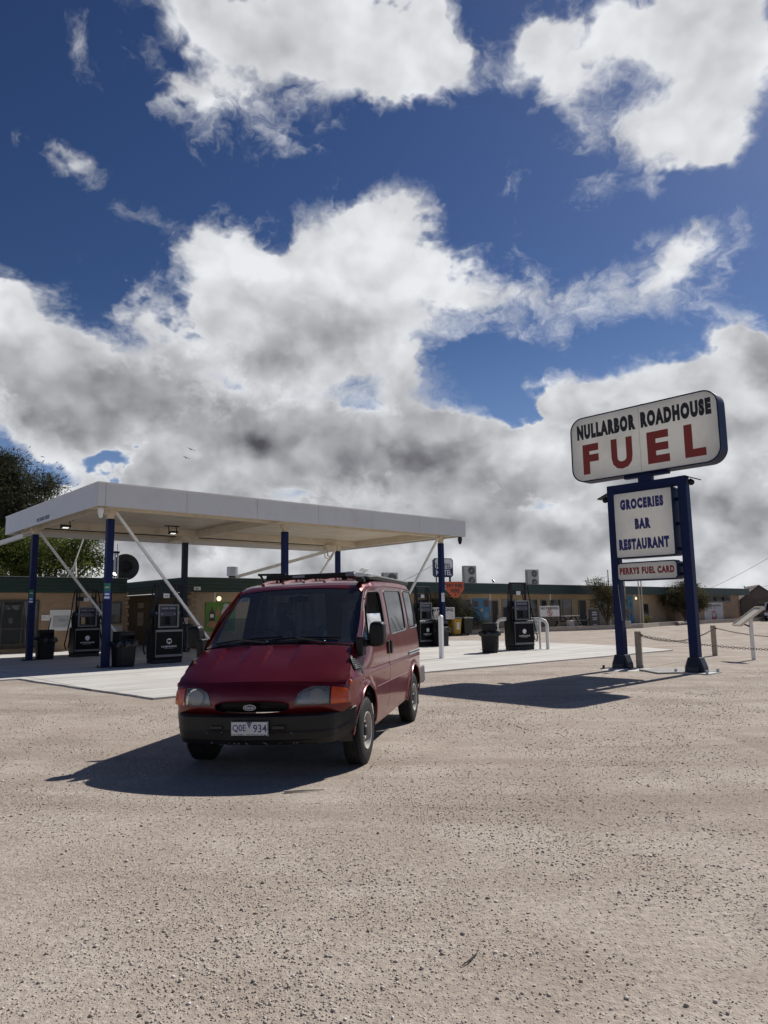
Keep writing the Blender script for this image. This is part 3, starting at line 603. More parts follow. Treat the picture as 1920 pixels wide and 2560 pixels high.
# ------------------------------------------------------------------ roof fittings
def aircon(a, b, z, w, h, lab, fans=2):
    t = thing('air_conditioner', lab, 'air conditioner', ab(a, b, z), TH + R(-14), 'air conditioners on the roof')
    m = mat('aircon_cream', (.42, .41, .37), .5, var=.06); mb = MB(); mb.box(-w / 2, w / 2, -.18, .18, .06, h); mb.box(-w / 2 + .05, -w / 2 + .15, -.16, .16, 0, .06); mb.box(w / 2 - .15, w / 2 - .05, -.16, .16, 0, .06); mb.build('casing', m, t, bevel=.02)
    for k in range(fans):
        cz = .06 + (h - .06) * (k + .5) / fans; r = min(w, h / fans) * .38; Mx = Matrix.Translation((w * .08, -.185, cz)) @ Matrix.Rotation(R(90), 4, 'X')
        mb = MB(); mb.lathe([(r, -.01), (r, .012), (r * .92, .014), (r * .9, .0), (.001, .0)], 26, Mx); f = mb.build('fan', dark_grey, t)
        mb = MB()
        for q in range(5): mb.tube([(w * .08 + r * (.2 + .17 * q) * math.cos(a_), -.20, cz + r * (.2 + .17 * q) * math.sin(a_)) for a_ in np.linspace(0, 6.283, 20, endpoint=False)], .008, 4, closed=True)
        mb.box(w * .08 - .05, w * .08 + .05, -.205, -.19, cz - .05, cz + .05); mb.build('fan_guard', m, f)
    mb = MB()
    for q in range(10): mb.box(-w / 2 - .012, -w / 2 - .002, -.14, .14, .15 + q * (h - .2) / 10, .15 + q * (h - .2) / 10 + .03)
    mb.build('side_louvres', dark_grey, t)
aircon(37.6, 33, 3.07, .98, 1.45, 'tall cream air conditioner with two fans nearest the hotel sign')
aircon(44.8, 33, 3.07, 1.05, 1.38, 'tall cream air conditioner with two fans behind the right bowser')
aircon(30.1, 33, 3.07, 1.0, .80, 'low cream air conditioner with one fan seen above the van roof', 1)
t = thing('flue', 'short shiny metal kitchen flue on the roadhouse roof', 'flue', ab(19.0, 33, 3.06), TH); mb = MB(); mb.lathe([(.20, 0), (.20, .38)], 24); mb.build('collar', dark_grey, t, smooth=True); mb = MB(); mb.lathe([(.29, .37), (.29, .84), (.27, .85)], 24); mb.build('flue_cowl', steel, t, smooth=True); mb = MB(); mb.sphere(Vector((.42, 0, .0)), .32, sz=.75); mb.build('vent_dome', mat('rusty_vent', (.08, .05, .04), .7), t, smooth=True)
# satellite dish and mast
dz = ab(13.2, 33.6); t = thing('satellite_dish', 'dark round satellite dish standing behind the brick wing roof', 'satellite dish', Vector((dz.x, dz.y, 3.02)), TH + R(-30))
Mx = Matrix.Translation((.35, 0, .75)) @ Matrix.Rotation(R(100), 4, 'X'); mb = MB(); mb.lathe([(.001, -.10), (.25, -.085), (.47, -.025), (.61, .05), (.63, .055), (.61, .034), (.47, -.042), (.25, -.10)], 36, Mx); mb.build('dish', mat('dish_dark', (.028, .029, .031), .6), t, smooth=True)
mb = MB(); mb.lathe([(.001, .02), (.25, .0), (.27, -.1), (.001, -.12)], 24, Mx); mb.tube([(.35, .0, .75), (.35, .25, .3), (.35, .25, 0)], .035); mb.build('dish_mount', black_plastic, t)
t = thing('roof_mast', 'short twin pipe mast beside the satellite dish', 'mast', ab(12.78, 32.9, 3.05), TH); mb = MB(); mb.tube([(0, 0, 0), (0, 0, 1.35)], .045); mb.tube([(.13, 0, 0), (.13, 0, 1.32)], .045); mb.build('pipes', steel, t, smooth=True); mb = MB(); mb.box(-.06, .19, -.06, .06, 1.30, 1.40); mb.tube([(.1, 0, 1.4), (.1, 0, 1.75)], .012); mb.build('mast_cap', dark_grey, t)
def floodlight(loc, lab, rz=0.0, on=True, group='floodlights on the roof edge', tiltd=35):
    t = thing('floodlight', lab, 'floodlight', loc, TH + rz, group)
    mb = MB(); mb.box(-.012, .012, -.012, .012, 0, .14); mb.build('bracket', dark_grey, t)
    M_ = Matrix.Translation((0, -.05, .17)) @ Matrix.Rotation(R(-tiltd), 4, 'X')
    mb = MB(); mb.box(-.15, .15, -.04, .05, -.10, .10, M_); mb.build('lamp_body', dark_grey, t, bevel=.01)
    mb = MB(); mb.box(-.13, .13, -.046, -.041, -.08, .08, M_); mb.build('lamp_glass', mat('flood_lit', (.8, .8, .8), .3, emit=(1, .98, .92), estr=1.6) if on else silver, t)
floodlight(ab(12.25, 31.75, 3.14), 'lit floodlight on the left roof edge beside the blue post', R(35))
floodlight(ab(35.5, 29.2, 3.12), 'lit floodlight on the roof edge beside the hotel sign', R(30))
floodlight(ab(47.3, 29.2, 3.12), 'lit floodlight on the roof edge left of the big sign', R(30))
floodlight(ab(74.6, 29.2, 3.12), 'dark floodlight at the far right end of the roof', R(10), False)
t = thing('roof_antenna', 'thin dark antenna pole on the far right roof', 'antenna', ab(69.0, 32, 3.06), TH); mb = MB(); mb.tube([(0, 0, 0), (0, 0, 1.9)], .035); mb.build('pole', dark_grey, t); mb = MB(); mb.box(-.10, .06, -.04, .04, 1.86, 1.94); mb.build('antenna_head', dark_grey, t)
t = thing('solar_lamp', 'small solar panel on a thin pole above the van roof rack', 'solar panel', ab(28.0, 33, 3.06), TH); mb = MB(); mb.tube([(0, 0, 0), (0, 0, .85)], .02); mb.build('pole', dark_grey, t); mb = MB(); mb.box(-.24, .24, -.17, .17, -.015, .015, Matrix.Translation((0, 0, .92)) @ Matrix.Rotation(R(-30), 4, 'X') @ Matrix.Rotation(R(12), 4, 'Y')); mb.build('solar_panel', white_sign, t)
# old hotel sign on the roof
t = thing('rooftop_sign', 'dark blue and white rooftop sign reading HOTEL MOTEL', 'sign', ab(34.95, 33, 3.06), TH + R(-20))
no = lambda x0, x1, z0, z1, c: [(x0 + c, z0), (x1 - c, z0), (x1 - c, z0 + c * .5), (x1, z0 + c), (x1, z1 - c), (x1 - c, z1 - c * .5), (x1 - c, z1), (x0 + c, z1), (x0 + c, z1 - c * .5), (x0, z1 - c), (x0, z0 + c), (x0 + c, z0 + c * .5)]
MX = Matrix.Rotation(R(90), 4, 'X')
mb = MB(); mb.prism(no(-.70, .70, .62, 1.88, .10), -.14, .14, MX); mb.build('sign_box', mat('navy', (.010, .016, .065), .5), t)
mb = MB(); mb.prism(no(-.64, .64, 1.17, 1.83, .08), .141, .150, MX); mb.build('white_field', white_sign, t)
mb = MB(); letters(mb, 'HOTEL', (0, -.153, 1.36), 1.12, .32, .02); mb.build('lettering', mat('navy', (.010, .016, .065)), t)
mb = MB(); letters(mb, 'MOTEL', (0, -.145, .92), 1.16, .36, .02); mb.build('lettering', ink_white, t)
mb = MB(); mb.bar((-.5, 0, 0), (-.5, 0, .62), .06); mb.bar((.5, 0, 0), (.5, 0, .62), .06); mb.bar((-.25, .3, 0), (-.25, .0, .62), .04); mb.bar((.62, .2, 0), (.62, .2, 1.3), .10); mb.build('sign_legs', dark_grey, t)
# radio tripod on the left roof
t = thing('roof_tripod', 'thin pale tripod mast on the left brick wing roof', 'mast', ab(12.2, 36.5, 3.08), TH); mb = MB(); mb.tube([(-.5, 0, 0), (-.05, 0, .9), (.55, 0, 2.9)], .035, 6); mb.tube([(.1, 0, 0), (.02, 0, 1.1)], .04, 6); mb.tube([(-.15, 0, 0), (-.02, 0, .95)], .03, 6); mb.build('tripod', cream_paint, t)

# ------------------------------------------------------------------ garden kerb in front of the shops
kp = [(28.6, 29.35), (33.8, 29.3), (37.4, 28.7), (41.5, 27.3), (45.6, 26.6), (48.4, 26.3), (52.5, 27.2), (59.0, 27.7), (65.0, 27.3), (71.5, 26.6)]
mb = MB(); mb.prism(kp + [(71.5, 29.0), (60, 29.2), (59.9, 30.15), (28.6, 30.15)], 0, .20, None); o = mb.build('garden_bed', mat('bed_earth', (.30, .255, .205), .95, var=.15, bump=.4, bscale=20)); o.rotation_euler = (0, 0, TH); o['kind'] = 'structure'
kw = MB()
for (a0, b0), (a1, b1) in zip(kp, kp[1:]): kw.bar((a0, b0 - .08, .15), (a1, b1 - .08, .15), .16, .30)
o = kw.build('kerb', mat('kerb_concrete', (.36, .32, .27), .85, var=.15)); o.rotation_euler = (0, 0, TH); o['kind'] = 'structure'
t = tag(MB().tube([(-1.4, 0, .14), (0, .05, .16), (1.3, 0, .13)], [.16, .17, .14], 10).build('log', mat('grey_log', (.20, .17, .14), .9, var=.3), smooth=True), 'weathered grey log lying along the kerb below the round bush', 'log'); t.location = ab(56.3, 27.1); t.rotation_euler = (0, 0, TH + R(12))
# ------------------------------------------------------------------ the red van
def build_van():
    red = mat('red_paint', (0.135, 0.0030, 0.0042), 0.33, metal=.35, var=.08, coat=.75, spec=.4, dirt=(0.21, 0.035, 0.035, .4), dscale=2.2)
    red_dull = mat('red_paint_roof', (0.12, 0.008, 0.012), 0.45, metal=.15, var=.1, coat=.3, dirt=(0.22, 0.06, 0.055, .5), dscale=3)
    trim = mat('worn_bumper_plastic', (0.007, 0.007, 0.008), 0.45, spec=.35, var=.35, vscale=5, bump=.05, bscale=150, dirt=(0.028, 0.026, 0.025, .6), dscale=4)
    dark_in = mat('van_interior', (0.012, 0.012, 0.014), 0.8, spec=.2)
    cloth_in = mat('curtain_cloth', (0.50, 0.50, 0.51), 0.9, var=.2, vscale=6)
    seat_cl = mat('seat_cloth', (0.09, 0.09, 0.10), 0.9, var=.2, vscale=14)
    wglass = glass_mat('windscreen_glass', (0.62, 0.70, 0.72), 1.25, opac=.075, body=(.30, .32, .34))  # diffuse layer: dust, plus haze painted in for sky reflections
    sglass = glass_mat('side_glass', (0.55, 0.60, 0.60), 1.0)
    lens = glass_mat('headlamp_lens', (0.80, 0.82, 0.82), 1.0, rough=.06, opac=.38, body=(.30, .315, .31))
    amber = mat('amber_lens', (0.62, 0.085, 0.004), 0.22, coat=.5, var=.15, vscale=30)
    frit = mat('black_frit', (0.008, 0.008, 0.009), 0.25)
    rimm = mat('steel_wheel_paint', (.42, .405, .37), .45, var=.1, dirt=(0.18, 0.155, 0.13, .7), dscale=9)
    root = thing('parked_van', 'dusty red van with black bumper and mirrors parked on the gravel', 'van', (-1.30, 6.92, 0), -0.212)
    TILT = (0, -0.022, 0)
    def part(o, parent=root, k=0):
        o.parent = parent
        if parent is root: o.rotation_euler = TILT
        return o
    # --- shape of the body
    ctrl = [(.075, .56), (.055, .62), (.050, .69), (.062, .76), (.088, .83), (.130, .878), None,
            (.30, .975), (.52, 1.095), (.72, 1.195), (.80, 1.232), (1.00, 1.395), (1.25, 1.602), (1.48, 1.793), (1.56, 1.846), (1.68, 1.888), (1.85, 1.915), (2.1, 1.935), (2.6, 1.952), (3.4, 1.957),
            (4.25, 1.94), (4.43, 1.908), (4.51, 1.84), (4.56, 1.60), (4.60, 1.2), (4.62, .8), (4.62, .45)]
    segs = [[]]
    for c in ctrl:
        if c is None: segs.append([segs[-1][-1]])
        else: segs[-1].append(c)
    path = []
    for sg in segs:
        for i in range(len(sg) - 1):
            p0 = sg[max(i - 1, 0)]; p1 = sg[i]; p2 = sg[i + 1]; p3 = sg[min(i + 2, len(sg) - 1)]
            k = max(2, int(math.hypot(p2[0] - p1[0], p2[1] - p1[1]) / .02))
            for j in range(k):
                t = j / k; q = []
                for a in (0, 1):
                    d1 = (p2[a] - p0[a]) / 2; d2 = (p3[a] - p1[a]) / 2
                    l1 = math.hypot(p2[0] - p0[0], p2[1] - p0[1]); l2 = math.hypot(p3[0] - p1[0], p3[1] - p1[1]); l = math.hypot(p2[0] - p1[0], p2[1] - p1[1])
                    d1 *= 2 * l / max(l1, 1e-6) if l1 else 1; d2 *= 2 * l / max(l2, 1e-6) if l2 else 1
                    d1 *= .5 if p0 is p1 else 1; d2 *= .5 if p3 is p2 else 1
                    h00 = 2*t**3-3*t**2+1; h10 = t**3-2*t**2+t; h01 = -2*t**3+3*t**2; h11 = t**3-t**2
                    q.append(h00 * p1[a] + h10 * d1 + h01 * p2[a] + h11 * d2)
                path.append(tuple(q))
    path.append(ctrl[-1]); P = np.array(path)
    S = np.concatenate([[0], np.cumsum(np.hypot(*(P[1:] - P[:-1]).T))])
    T = np.gradient(P, axis=0); T /= np.hypot(T[:, 0], T[:, 1])[:, None]
    for _ in range(3):      # soften the normals across the bonnet crease
        T[1:-1] = (T[:-2] + 2 * T[1:-1] + T[2:]) / 4
    Nn = np.stack([T[:, 1], -T[:, 0]], 1); Nn /= np.hypot(Nn[:, 0], Nn[:, 1])[:, None]   # inward
    def s_z(z, front=True):
        if front:
            i = np.argmax(P[:, 1] >= z); return float(np.interp(z, [P[i - 1, 1], P[i, 1]], [S[i - 1], S[i]])) if i > 0 else 0.0
    def s_y(y): i = np.argmax(P[:, 0] >= y); return float(S[i])
    sk = [0, s_z(.86), s_z(.90), s_y(.75), s_y(.9), s_y(1.5), s_y(1.75), s_y(4.0), s_y(4.4), S[-1]]
    Bk = [.12, .11, .055, .050, .070, .070, .085, .085, .12, .12]; Sw = [.14, .14, .12, .0, 0, 0, 0, 0, 0, 0]; Ck = [.05, .05, .035, .035, .055, .050, .022, .02, .02, .02]
    def C(s): return np.array([np.interp(s, S, P[:, 0]), np.interp(s, S, P[:, 1])])
    def Ni(s): v = np.array([np.interp(s, S, Nn[:, 0]), np.interp(s, S, Nn[:, 1])]); return v / np.hypot(*v)
    ZX = np.array([[.2, .885], [.30, .905], [.42, .93], [.55, .946], [.66, .954], [.70, .957], [.705, .951], [.80, .953], [.885, .955], [.905, .943], [1.0, .943], [1.1, .938], [1.2, .928], [1.35, .907], [1.5, .883], [1.65, .856], [1.8, .825], [1.88, .80], [2.0, .76]])
    sm = lambda t: 0.0 if t < 0 else 1.0 if t > 1 else t * t * (3 - 2 * t)
    def arch(y, z):
        e = 0
        for cy in (.86, 3.675):
            r = math.hypot((y - cy), (z - .34) * 1.0)
            e = max(e, .022 * sm((.475 - r) / .025) if r < .475 else 0)
        return e
    def X(y, z):
        x = float(np.interp(z, ZX[:, 0], ZX[:, 1])); x0 = x
        if y < .65: x -= .20 * ((.65 - y) / .65) ** 2
        x -= .055 * sm((2.2 - y) / .8) * sm((z - 1.1) / .6)
        if y > 4.1: x -= .07 * ((y - 4.1) / .45) ** 2
        x -= .16 * sm((1.3 - y) / .9) * sm((z - .85) / .4)
        return x + (arch(y, z) if z < .9 else 0)
    def E(s):
        c = C(s); n = Ni(s); d = np.interp(s, sk, Ck) + np.interp(s, sk, Bk); e = c + n * d; e[0] += np.interp(s, sk, Sw)
        return (X(e[0], e[1]), e[0], e[1])
    Es = np.array([E(s) for s in S])
    # keep the edge curve monotone where the crease folds it
    def W(s): return float(np.interp(s, S, Es[:, 0]))
    def F(x, s, off=0.0):
        w = W(s); c = C(s); n = Ni(s); k = min(abs(x / w), 1.0); p = 5.0
        d = np.interp(s, sk, Ck) * k ** 2 + np.interp(s, sk, Bk) * (1 - (1 - k ** p) ** (1 / p)) - off
        if .14 < c[0] < .74 and c[1] < 1.22:        # pressed ridges of the bonnet
            for (a, b) in ((-.56, -.27), (-.03, .28)):
                wdt = .02; e = sm((x - a) / wdt) * sm((b - x) / wdt); d += .012 * e * sm((c[0] - .30) / .3) * sm((.74 - c[0]) / .02)
        return (x, c[0] + n[0] * d + np.interp(s, sk, Sw) * k ** 2, c[1] + n[1] * d)
    def band(s0, s1, k0=1.0, k1=1.0, n=24, inset=0.0):
        """outline in (x, s) between two stations"""
        ss = np.linspace(s0, s1, n)
        return [((W(s) - inset) * k0, s) for s in ss] + [(-(W(s) - inset) * k0, s) for s in ss[::-1]]
    def panel(name, outline, holes, fm, m, step=.05, lines=(), parent=root, thick=0.0, smooth=True, flip=False):
        v, f = cut_panel(outline, holes, fm, step, lines); mb = MB(); mb.add(v, f); o = mb.build(name, m)
        me = o.data
        if smooth: me.shade_smooth(); me.set_sharp_from_angle(angle=R(34))
        if thick:
            so = o.modifiers.new('thickness', 'SOLIDIFY'); so.thickness = thick; so.offset = 0
        return part(o, parent)
    def rr_poly(pts, r, n=5):
        """round the corners of a polygon"""
        out = []; k = len(pts)
        for i in range(k):
            a, b, c = Vector(pts[i - 1]), Vector(pts[i]), Vector(pts[(i + 1) % k]); rr = r[i] if isinstance(r, (list, tuple)) else r
            p = b + (a - b).normalized() * min(rr, (a - b).length * .45); q = b + (c - b).normalized() * min(rr, (c - b).length * .45)
            for j in range(n + 1):
                t = j / n; out.append(tuple((1 - t) ** 2 * p + 2 * t * (1 - t) * b + t * t * q))
        return out
    def shrink(poly, d):
        c = Vector((sum(p[0] for p in poly) / len(poly), sum(p[1] for p in poly) / len(poly))); out = []
        for p in poly:
            v = Vector(p) - c; out.append(tuple(c + v * (1 - d / max(v.length, .01))))
        return out
    # --- openings in the front
    s_cr = s_z(.884); s_cowl0, s_cowl1 = s_y(.735), s_y(.80); s_wb, s_wt = s_y(.80), s_y(1.515)
    wsh = rr_poly([(W(s_wb) - .012, s_wb), (W(s_wt) - .018, s_wt), (-W(s_wt) + .018, s_wt), (-W(s_wb) + .012, s_wb)], [.08, .09, .09, .08])
    z2s = lambda pts: [(x, s_z(z)) for x, z in pts]
    lampR = rr_poly(z2s([(.42, .660), (.75, .660), (.75, .850), (.58, .850), (.455, .785)]), [.02, .01, .01, .09, .05])
    lampL = [(-x, s) for x, s in lampR][::-1]
    wl = W(s_z(.76))
    indR = z2s([(.76, .660), (wl - .008, .660), (wl - .008, .850), (.76, .850)]); indL = [(-x, s) for x, s in indR][::-1]
    gr = [(.385 * math.copysign(abs(math.cos(t)) ** .55, math.cos(t)), s_z(.653 + .062 * math.copysign(abs(math.sin(t)) ** .8, math.sin(t)))) for t in np.linspace(0, 2 * math.pi, 48, endpoint=False)]
    bon = [((W(s) - .03), s) for s in np.linspace(s_cr, s_cowl0, 22)] + [(-(W(s) - .03), s) for s in np.linspace(s_cowl0, s_cr, 22)]
    cowl = [((W(s) - .035), s) for s in np.linspace(s_cowl0 + .006, s_wb - .012, 6)] + [(-(W(s) - .035), s) for s in np.linspace(s_wb - .012, s_cowl0 + .006, 6)]
    xs_lines = []
    for a, b in ((-.56, -.27), (-.03, .28)):
        for q in (a, a + .02, b - .02, b): xs_lines.append([(q, s_cr + .08), (q, s_cowl0 - .02)])
    big = lambda poly, d: shrink(poly, -d)
    body_f = panel('body', band(S[0], S[-1], n=160), [wsh, lampR, lampL, indR, indL, gr, big(bon, .004), cowl], lambda x, s: F(x, s), red, .055)
    body_f.name = 'front_and_roof_shell'
    panel('bonnet', bon, [], lambda x, s: F(x, s, .002), red, .05, xs_lines)
    # dark behind the gaps
    g_ = panel('bonnet_gap', big(bon, .02), [], lambda x, s: F(x, s, -.035), frit, .15)
    cw = panel('cowl_panel', cowl, [], lambda x, s: F(x, s, -.012), trim, .05)
    # crease lip under the bonnet edge
    gl_b = panel('windscreen', shrink(wsh, .004), [], lambda x, s: F(x, s, -.004), wglass, .06)
    wi = rr_poly([(W(s_wb) - .075, s_wb + .055), (W(s_wt) - .075, s_wt - .045), (-W(s_wt) + .075, s_wt - .045), (-W(s_wb) + .075, s_wb + .055)], [.09, .10, .10, .09])
    panel('black_border', shrink(wsh, -.012), [wi], lambda x, s: F(x, s, -.009), frit, .06, parent=root)
    # lamps: recess, reflector, lens, indicator
    for nm, lp, ip, sx in (('headlight', lampR, indR, 1), ('headlight', lampL, indL, -1)):
        h = panel(nm, big(lp, .004), [], lambda x, s: F(x, s, -.075), silver, .05)
        rim_ = panel('lamp_frame', big(lp, .012), [shrink(lp, .012)], lambda x, s: F(x, s, -.010), dark_grey, .05, parent=h)
        cx = .63 * sx; sc = s_z(.755); c3 = Vector(F(cx, sc, -.068)); mb = MB()
        Mx = Matrix.Translation(c3) @ Matrix.Rotation(R(90), 4, 'X')
        mb.lathe([(.001, -.03), (.035, -.02), (.062, .0), (.075, .03), (.078, .035)], 20, Mx); mb.sphere(c3 + Vector((0, -.02, 0)), .016)
        b_ = mb.build('reflector', silver, smooth=True); part(b_, h)
        ln = panel('lens', shrink(lp, .004), [], lambda x, s: F(x, s, .004), lens, .04, parent=h)
        ii = panel('indicator', shrink(ip, .003), [], lambda x, s: F(x, s, .004), amber, .03, parent=h); ii['label'] = 'amber turn signal lens'
    # grille and emblem
    go = panel('grille', big(gr, .006), [], lambda x, s: F(x, s, -.06), frit, .06)
    rim_ = MB(); rim_.tube([Vector(F(x, s, -.004)) for x, s in gr], .008, 6, closed=True); part(rim_.build('grille_surround', red, smooth=True), go)
    mesh = MB()
    for k in range(9):
        zz = .600 + .013 * k; ww = .385 * max(0.05, 1 - (abs(zz - .653) / .066) ** 2) ** .35
        mesh.tube([Vector(F(x, s_z(zz), -.03)) for x in np.linspace(-ww, ww, 12)], .003, 4)
    part(mesh.build('grille_bars', frit), go)
    navy = mat('emblem_blue', (0.012, 0.022, 0.11), 0.25, coat=.6)
    ec = Vector(F(0, s_z(.655), .006)); em = MB(); oval = [(.064 * math.cos(t), .0265 * math.sin(t)) for t in np.linspace(0, 2 * math.pi, 36, endpoint=False)]
    Me = Matrix.Translation(ec) @ Matrix.Rotation(R(90), 4, 'X')
    em.prism(oval, 0, .014, Me); eo = part(em.build('emblem', silver), go)
    em2 = MB(); em2.prism([(x * .9, y * .84) for x, y in oval], .014, .017, Me); part(em2.build('emblem_field', navy), go)
    em3 = MB(); vv, ff = text_verts('Ford', .080, .026, .01); vv = [Vector((v.x + v.y * .25, v.y, .0185)) for v in vv]
    em3.add([Me @ v for v in vv], ff); part(em3.build('emblem_lettering', ink_white), go)
    # --- sides
    arc = lambda cy, cz, r, a0, a1, n=22: [(cy + r * math.cos(R(a0 + (a1 - a0) * i / n)), cz + r * math.sin(R(a0 + (a1 - a0) * i / n))) for i in range(n + 1)]
    top = [(e[1], e[2]) for e in Es]
    tp = [top[0]]
    for q in top[1:]:
        if math.hypot(q[0] - tp[-1][0], q[1] - tp[-1][1]) > .012: tp.append(q)
    side_out = tp + [(4.52, .42)] + arc(3.675, .34, .43, -5, 185) + [(3.2, .34), (2.2, .305), (1.33, .285)] + arc(.86, .34, .43, -5, 165) + [(.36, .50)]
    door = rr_poly([(1.315, .305), (1.90, .31), (2.03, .75), (2.10, 1.15), (2.185, 1.84), (1.60, 1.815), (1.22, 1.56), (.88, 1.235), (.77, 1.05), (.725, .82)], [.01, .06, .1, .1, .06, .08, .1, .08, .1, .02]) + arc(.86, .34, .448, 107, 0, 16)
    slide = rr_poly([(1.93, .345), (3.17, .375), (3.225, .58), (3.30, .74), (3.36, .95), (3.47, 1.25), (3.58, 1.862), (2.215, 1.842), (2.125, 1.15), (2.055, .75)], [.05, .06, .1, .1, .1, .1, .05, .05, .1, .1])
    slide = [p for p in slide]
    wfd = rr_poly([(.93, 1.175), (2.02, 1.195), (2.08, 1.62), (2.085, 1.765), (1.60, 1.75), (1.33, 1.57)], [.05, .06, .06, .09, .06, .1])
    w2 = rr_poly([(2.30, 1.235), (3.34, 1.26), (3.45, 1.80), (2.36, 1.785)], .07)
    w3 = rr_poly([(3.60, 1.27), (4.33, 1.285), (4.36, 1.80), (3.68, 1.815)], .07)
    creaseL = [[(.2, .885), (4.4, .885)], [(.2, .905), (4.4, .905)], [(1.3, .70), (3.15, .70)], [(1.3, .705), (3.15, .705)]]
    for sg in (1, -1):
        fm = lambda y, z, off=0.0: (sg * (X(y, z) + off), y, z)
        lines = [[(a, z) for a, z in ln] for ln in creaseL[:2]]
        panel('side_shell', side_out, [big(door, .003), big(slide, .003), w3], lambda y, z: fm(y, z), red, .05, lines)
        d_ = panel('front_door', door, [wfd], lambda y, z: fm(y, z, .001), red, .05, [[(.76, .885), (2.05, .885)], [(.76, .905), (2.05, .905)], [(1.33, .700), (2.0, .700)], [(1.33, .706), (2.0, .706)]])
        s_ = panel('sliding_door' if sg > 0 else 'side_panel', slide, [w2], lambda y, z: fm(y, z, .001), red, .05, [[(2.08, .885), (3.34, .885)], [(2.08, .905), (3.34, .905)], [(2.04, .700), (3.26, .700)], [(2.04, .706), (3.26, .706)]])
        panel('seam_backing', rr_poly([(1.33, .36), (3.2, .40), (3.62, 1.21), (1.0, 1.17), (.8, .9)], .02), [], lambda y, z: fm(y, z, -.03), frit, .2)
        panel('pillar_backing', [(2.03, 1.17), (2.33, 1.17), (2.38, 1.85), (2.10, 1.85)], [], lambda y, z: fm(y, z, -.03), frit, .2)
        panel('pillar_backing', [(3.40, 1.17), (3.66, 1.17), (3.72, 1.86), (3.46, 1.86)], [], lambda y, z: fm(y, z, -.03), frit, .2)
        for nm, wp, pr in (('door_window', wfd, d_), ('middle_window', w2, s_), ('rear_window', w3, root)):
            if nm == 'door_window':         # wound half down: quarter light and the lower pane
                q1 = rr_poly([(.95, 1.18), (1.14, 1.185), (1.42, 1.622), (1.34, 1.57)], .02); panel('quarter_light', q1, [], lambda y, z: fm(y, z, -.006), sglass, .08, parent=d_)
                q2 = [(1.17, 1.185), (2.015, 1.197), (2.045, 1.50), (1.37, 1.50)]; panel(nm, q2, [], lambda y, z: fm(y, z, -.012), sglass, .08, parent=d_)
                mb = MB(); mb.bar(fm(1.155, 1.18, -.004), fm(1.47, 1.67, -.004), .03, .02); part(mb.build('window_divider', frit), d_)
            else:
                panel(nm, shrink(wp, .003), [], lambda y, z: fm(y, z, -.005), sglass, .08, parent=pr)
            mb = MB(); mb.tube([fm(y, z, .001) for y, z in densify(wp, .04)], .0095, 6, closed=True); part(mb.build('window_seal', dark_grey if nm == 'door_window' else mat('seal_grey', (0.13, 0.135, 0.14), .5), smooth=True), pr)
            if nm != 'door_window':
                panel('window_blind', shrink(wp, -.03), [], lambda y, z: fm(y, z, -.045 - .012 * math.sin(y * 46)), mat('blind_silver', (0.42, 0.44, 0.44), .5, var=.25, vscale=7), .05, parent=root)
        # handles, rail, vent, marker lamp
        mb = MB(); mb.prism(rr_poly([(-.035, -.075), (.035, -.075), (.035, .075), (-.035, .075)], .02), -.012, .02, Matrix.Translation(fm(2.035, 1.09)) @ Matrix.Rotation(R(90) * sg, 4, 'Y') @ Matrix.Rotation(R(90), 4, 'Z'))
        part(mb.build('door_handle', black_plastic, bevel=.006), d_)
        mb = MB(); mb.prism(rr_poly([(-.035, -.08), (.035, -.08), (.035, .08), (-.035, .08)], .02), -.012, .02, Matrix.Translation(fm(2.21, 1.09)) @ Matrix.Rotation(R(90) * sg, 4, 'Y') @ Matrix.Rotation(R(90), 4, 'Z'))
        part(mb.build('door_handle', black_plastic, bevel=.006), s_)
        if sg > 0:
            mb = MB(); mb.tube([fm(y, .955, .004) for y in np.linspace(3.38, 4.40, 16)], .010, 6); mb.tube([fm(y, .918, .004) for y in np.linspace(3.38, 4.40, 16)], .010, 6)
            part(mb.build('door_track_trim', silver, smooth=True))
            mb = MB(); mb.tube([fm(y, .937, .001) for y in np.linspace(3.38, 4.40, 16)], .012, 6); part(mb.build('door_track', frit))
        vp = rr_poly([(.50, .945), (.74, .945), (.62, 1.085), (.57, 1.085)], [.04, .04, .02, .02])
        vo = panel('side_vent', vp, [], lambda y, z: fm(y, z, .006), black_plastic, .04, thick=.01)
        mb = MB()
        for k in range(6):
            z = .965 + .017 * k; u = (z - .945) / .13; y0 = .515 + .08 * u; y1 = .725 - .11 * u; mb.bar(fm(y0, z, .016), fm(y1, z, .016), .009, .008)
        part(mb.build('vent_louvres', steel), vo)
        mb = MB(); mb.sphere(Vector(fm(.37, .845, -.010)), .022, sz=1.3); part(mb.build('side_marker', amber, smooth=True))
        mb = MB(); mb.tube([(sg * (X(e[1], e[2]) + .004), e[1], e[2] - .004) for e in Es if 1.42 < e[1] < 4.30], .010, 6); part(mb.build('roof_gutter', red_dull, smooth=True))
        # arch lining
        for cy in (.86, 3.675):
            mb = MB(); n = 20; ps = [(cy + .44 * math.cos(R(-8 + 196 * i / n)), .34 + .44 * math.sin(R(-8 + 196 * i / n))) for i in range(n + 1)]
            vs = [(sg * .90, y, z) for y, z in ps] + [(sg * .45, y, z) for y, z in ps]; fs = [(i, i + 1, n + 2 + i, n + 1 + i) for i in range(n)] + [tuple(n + 1 + i for i in range(n + 1))]
            mb.add(vs, fs); part(mb.build('wheel_arch_liner', frit))
            mb = MB(); mb.tube([(sg * (X(cy + .435 * math.cos(R(a)), min(.34 + .435 * math.sin(R(a)), .89)) - .004), cy + .435 * math.cos(R(a)), .34 + .435 * math.sin(R(a))) for a in range(0, 181, 9)], .012, 6)
            part(mb.build('arch_lip', red, smooth=True))
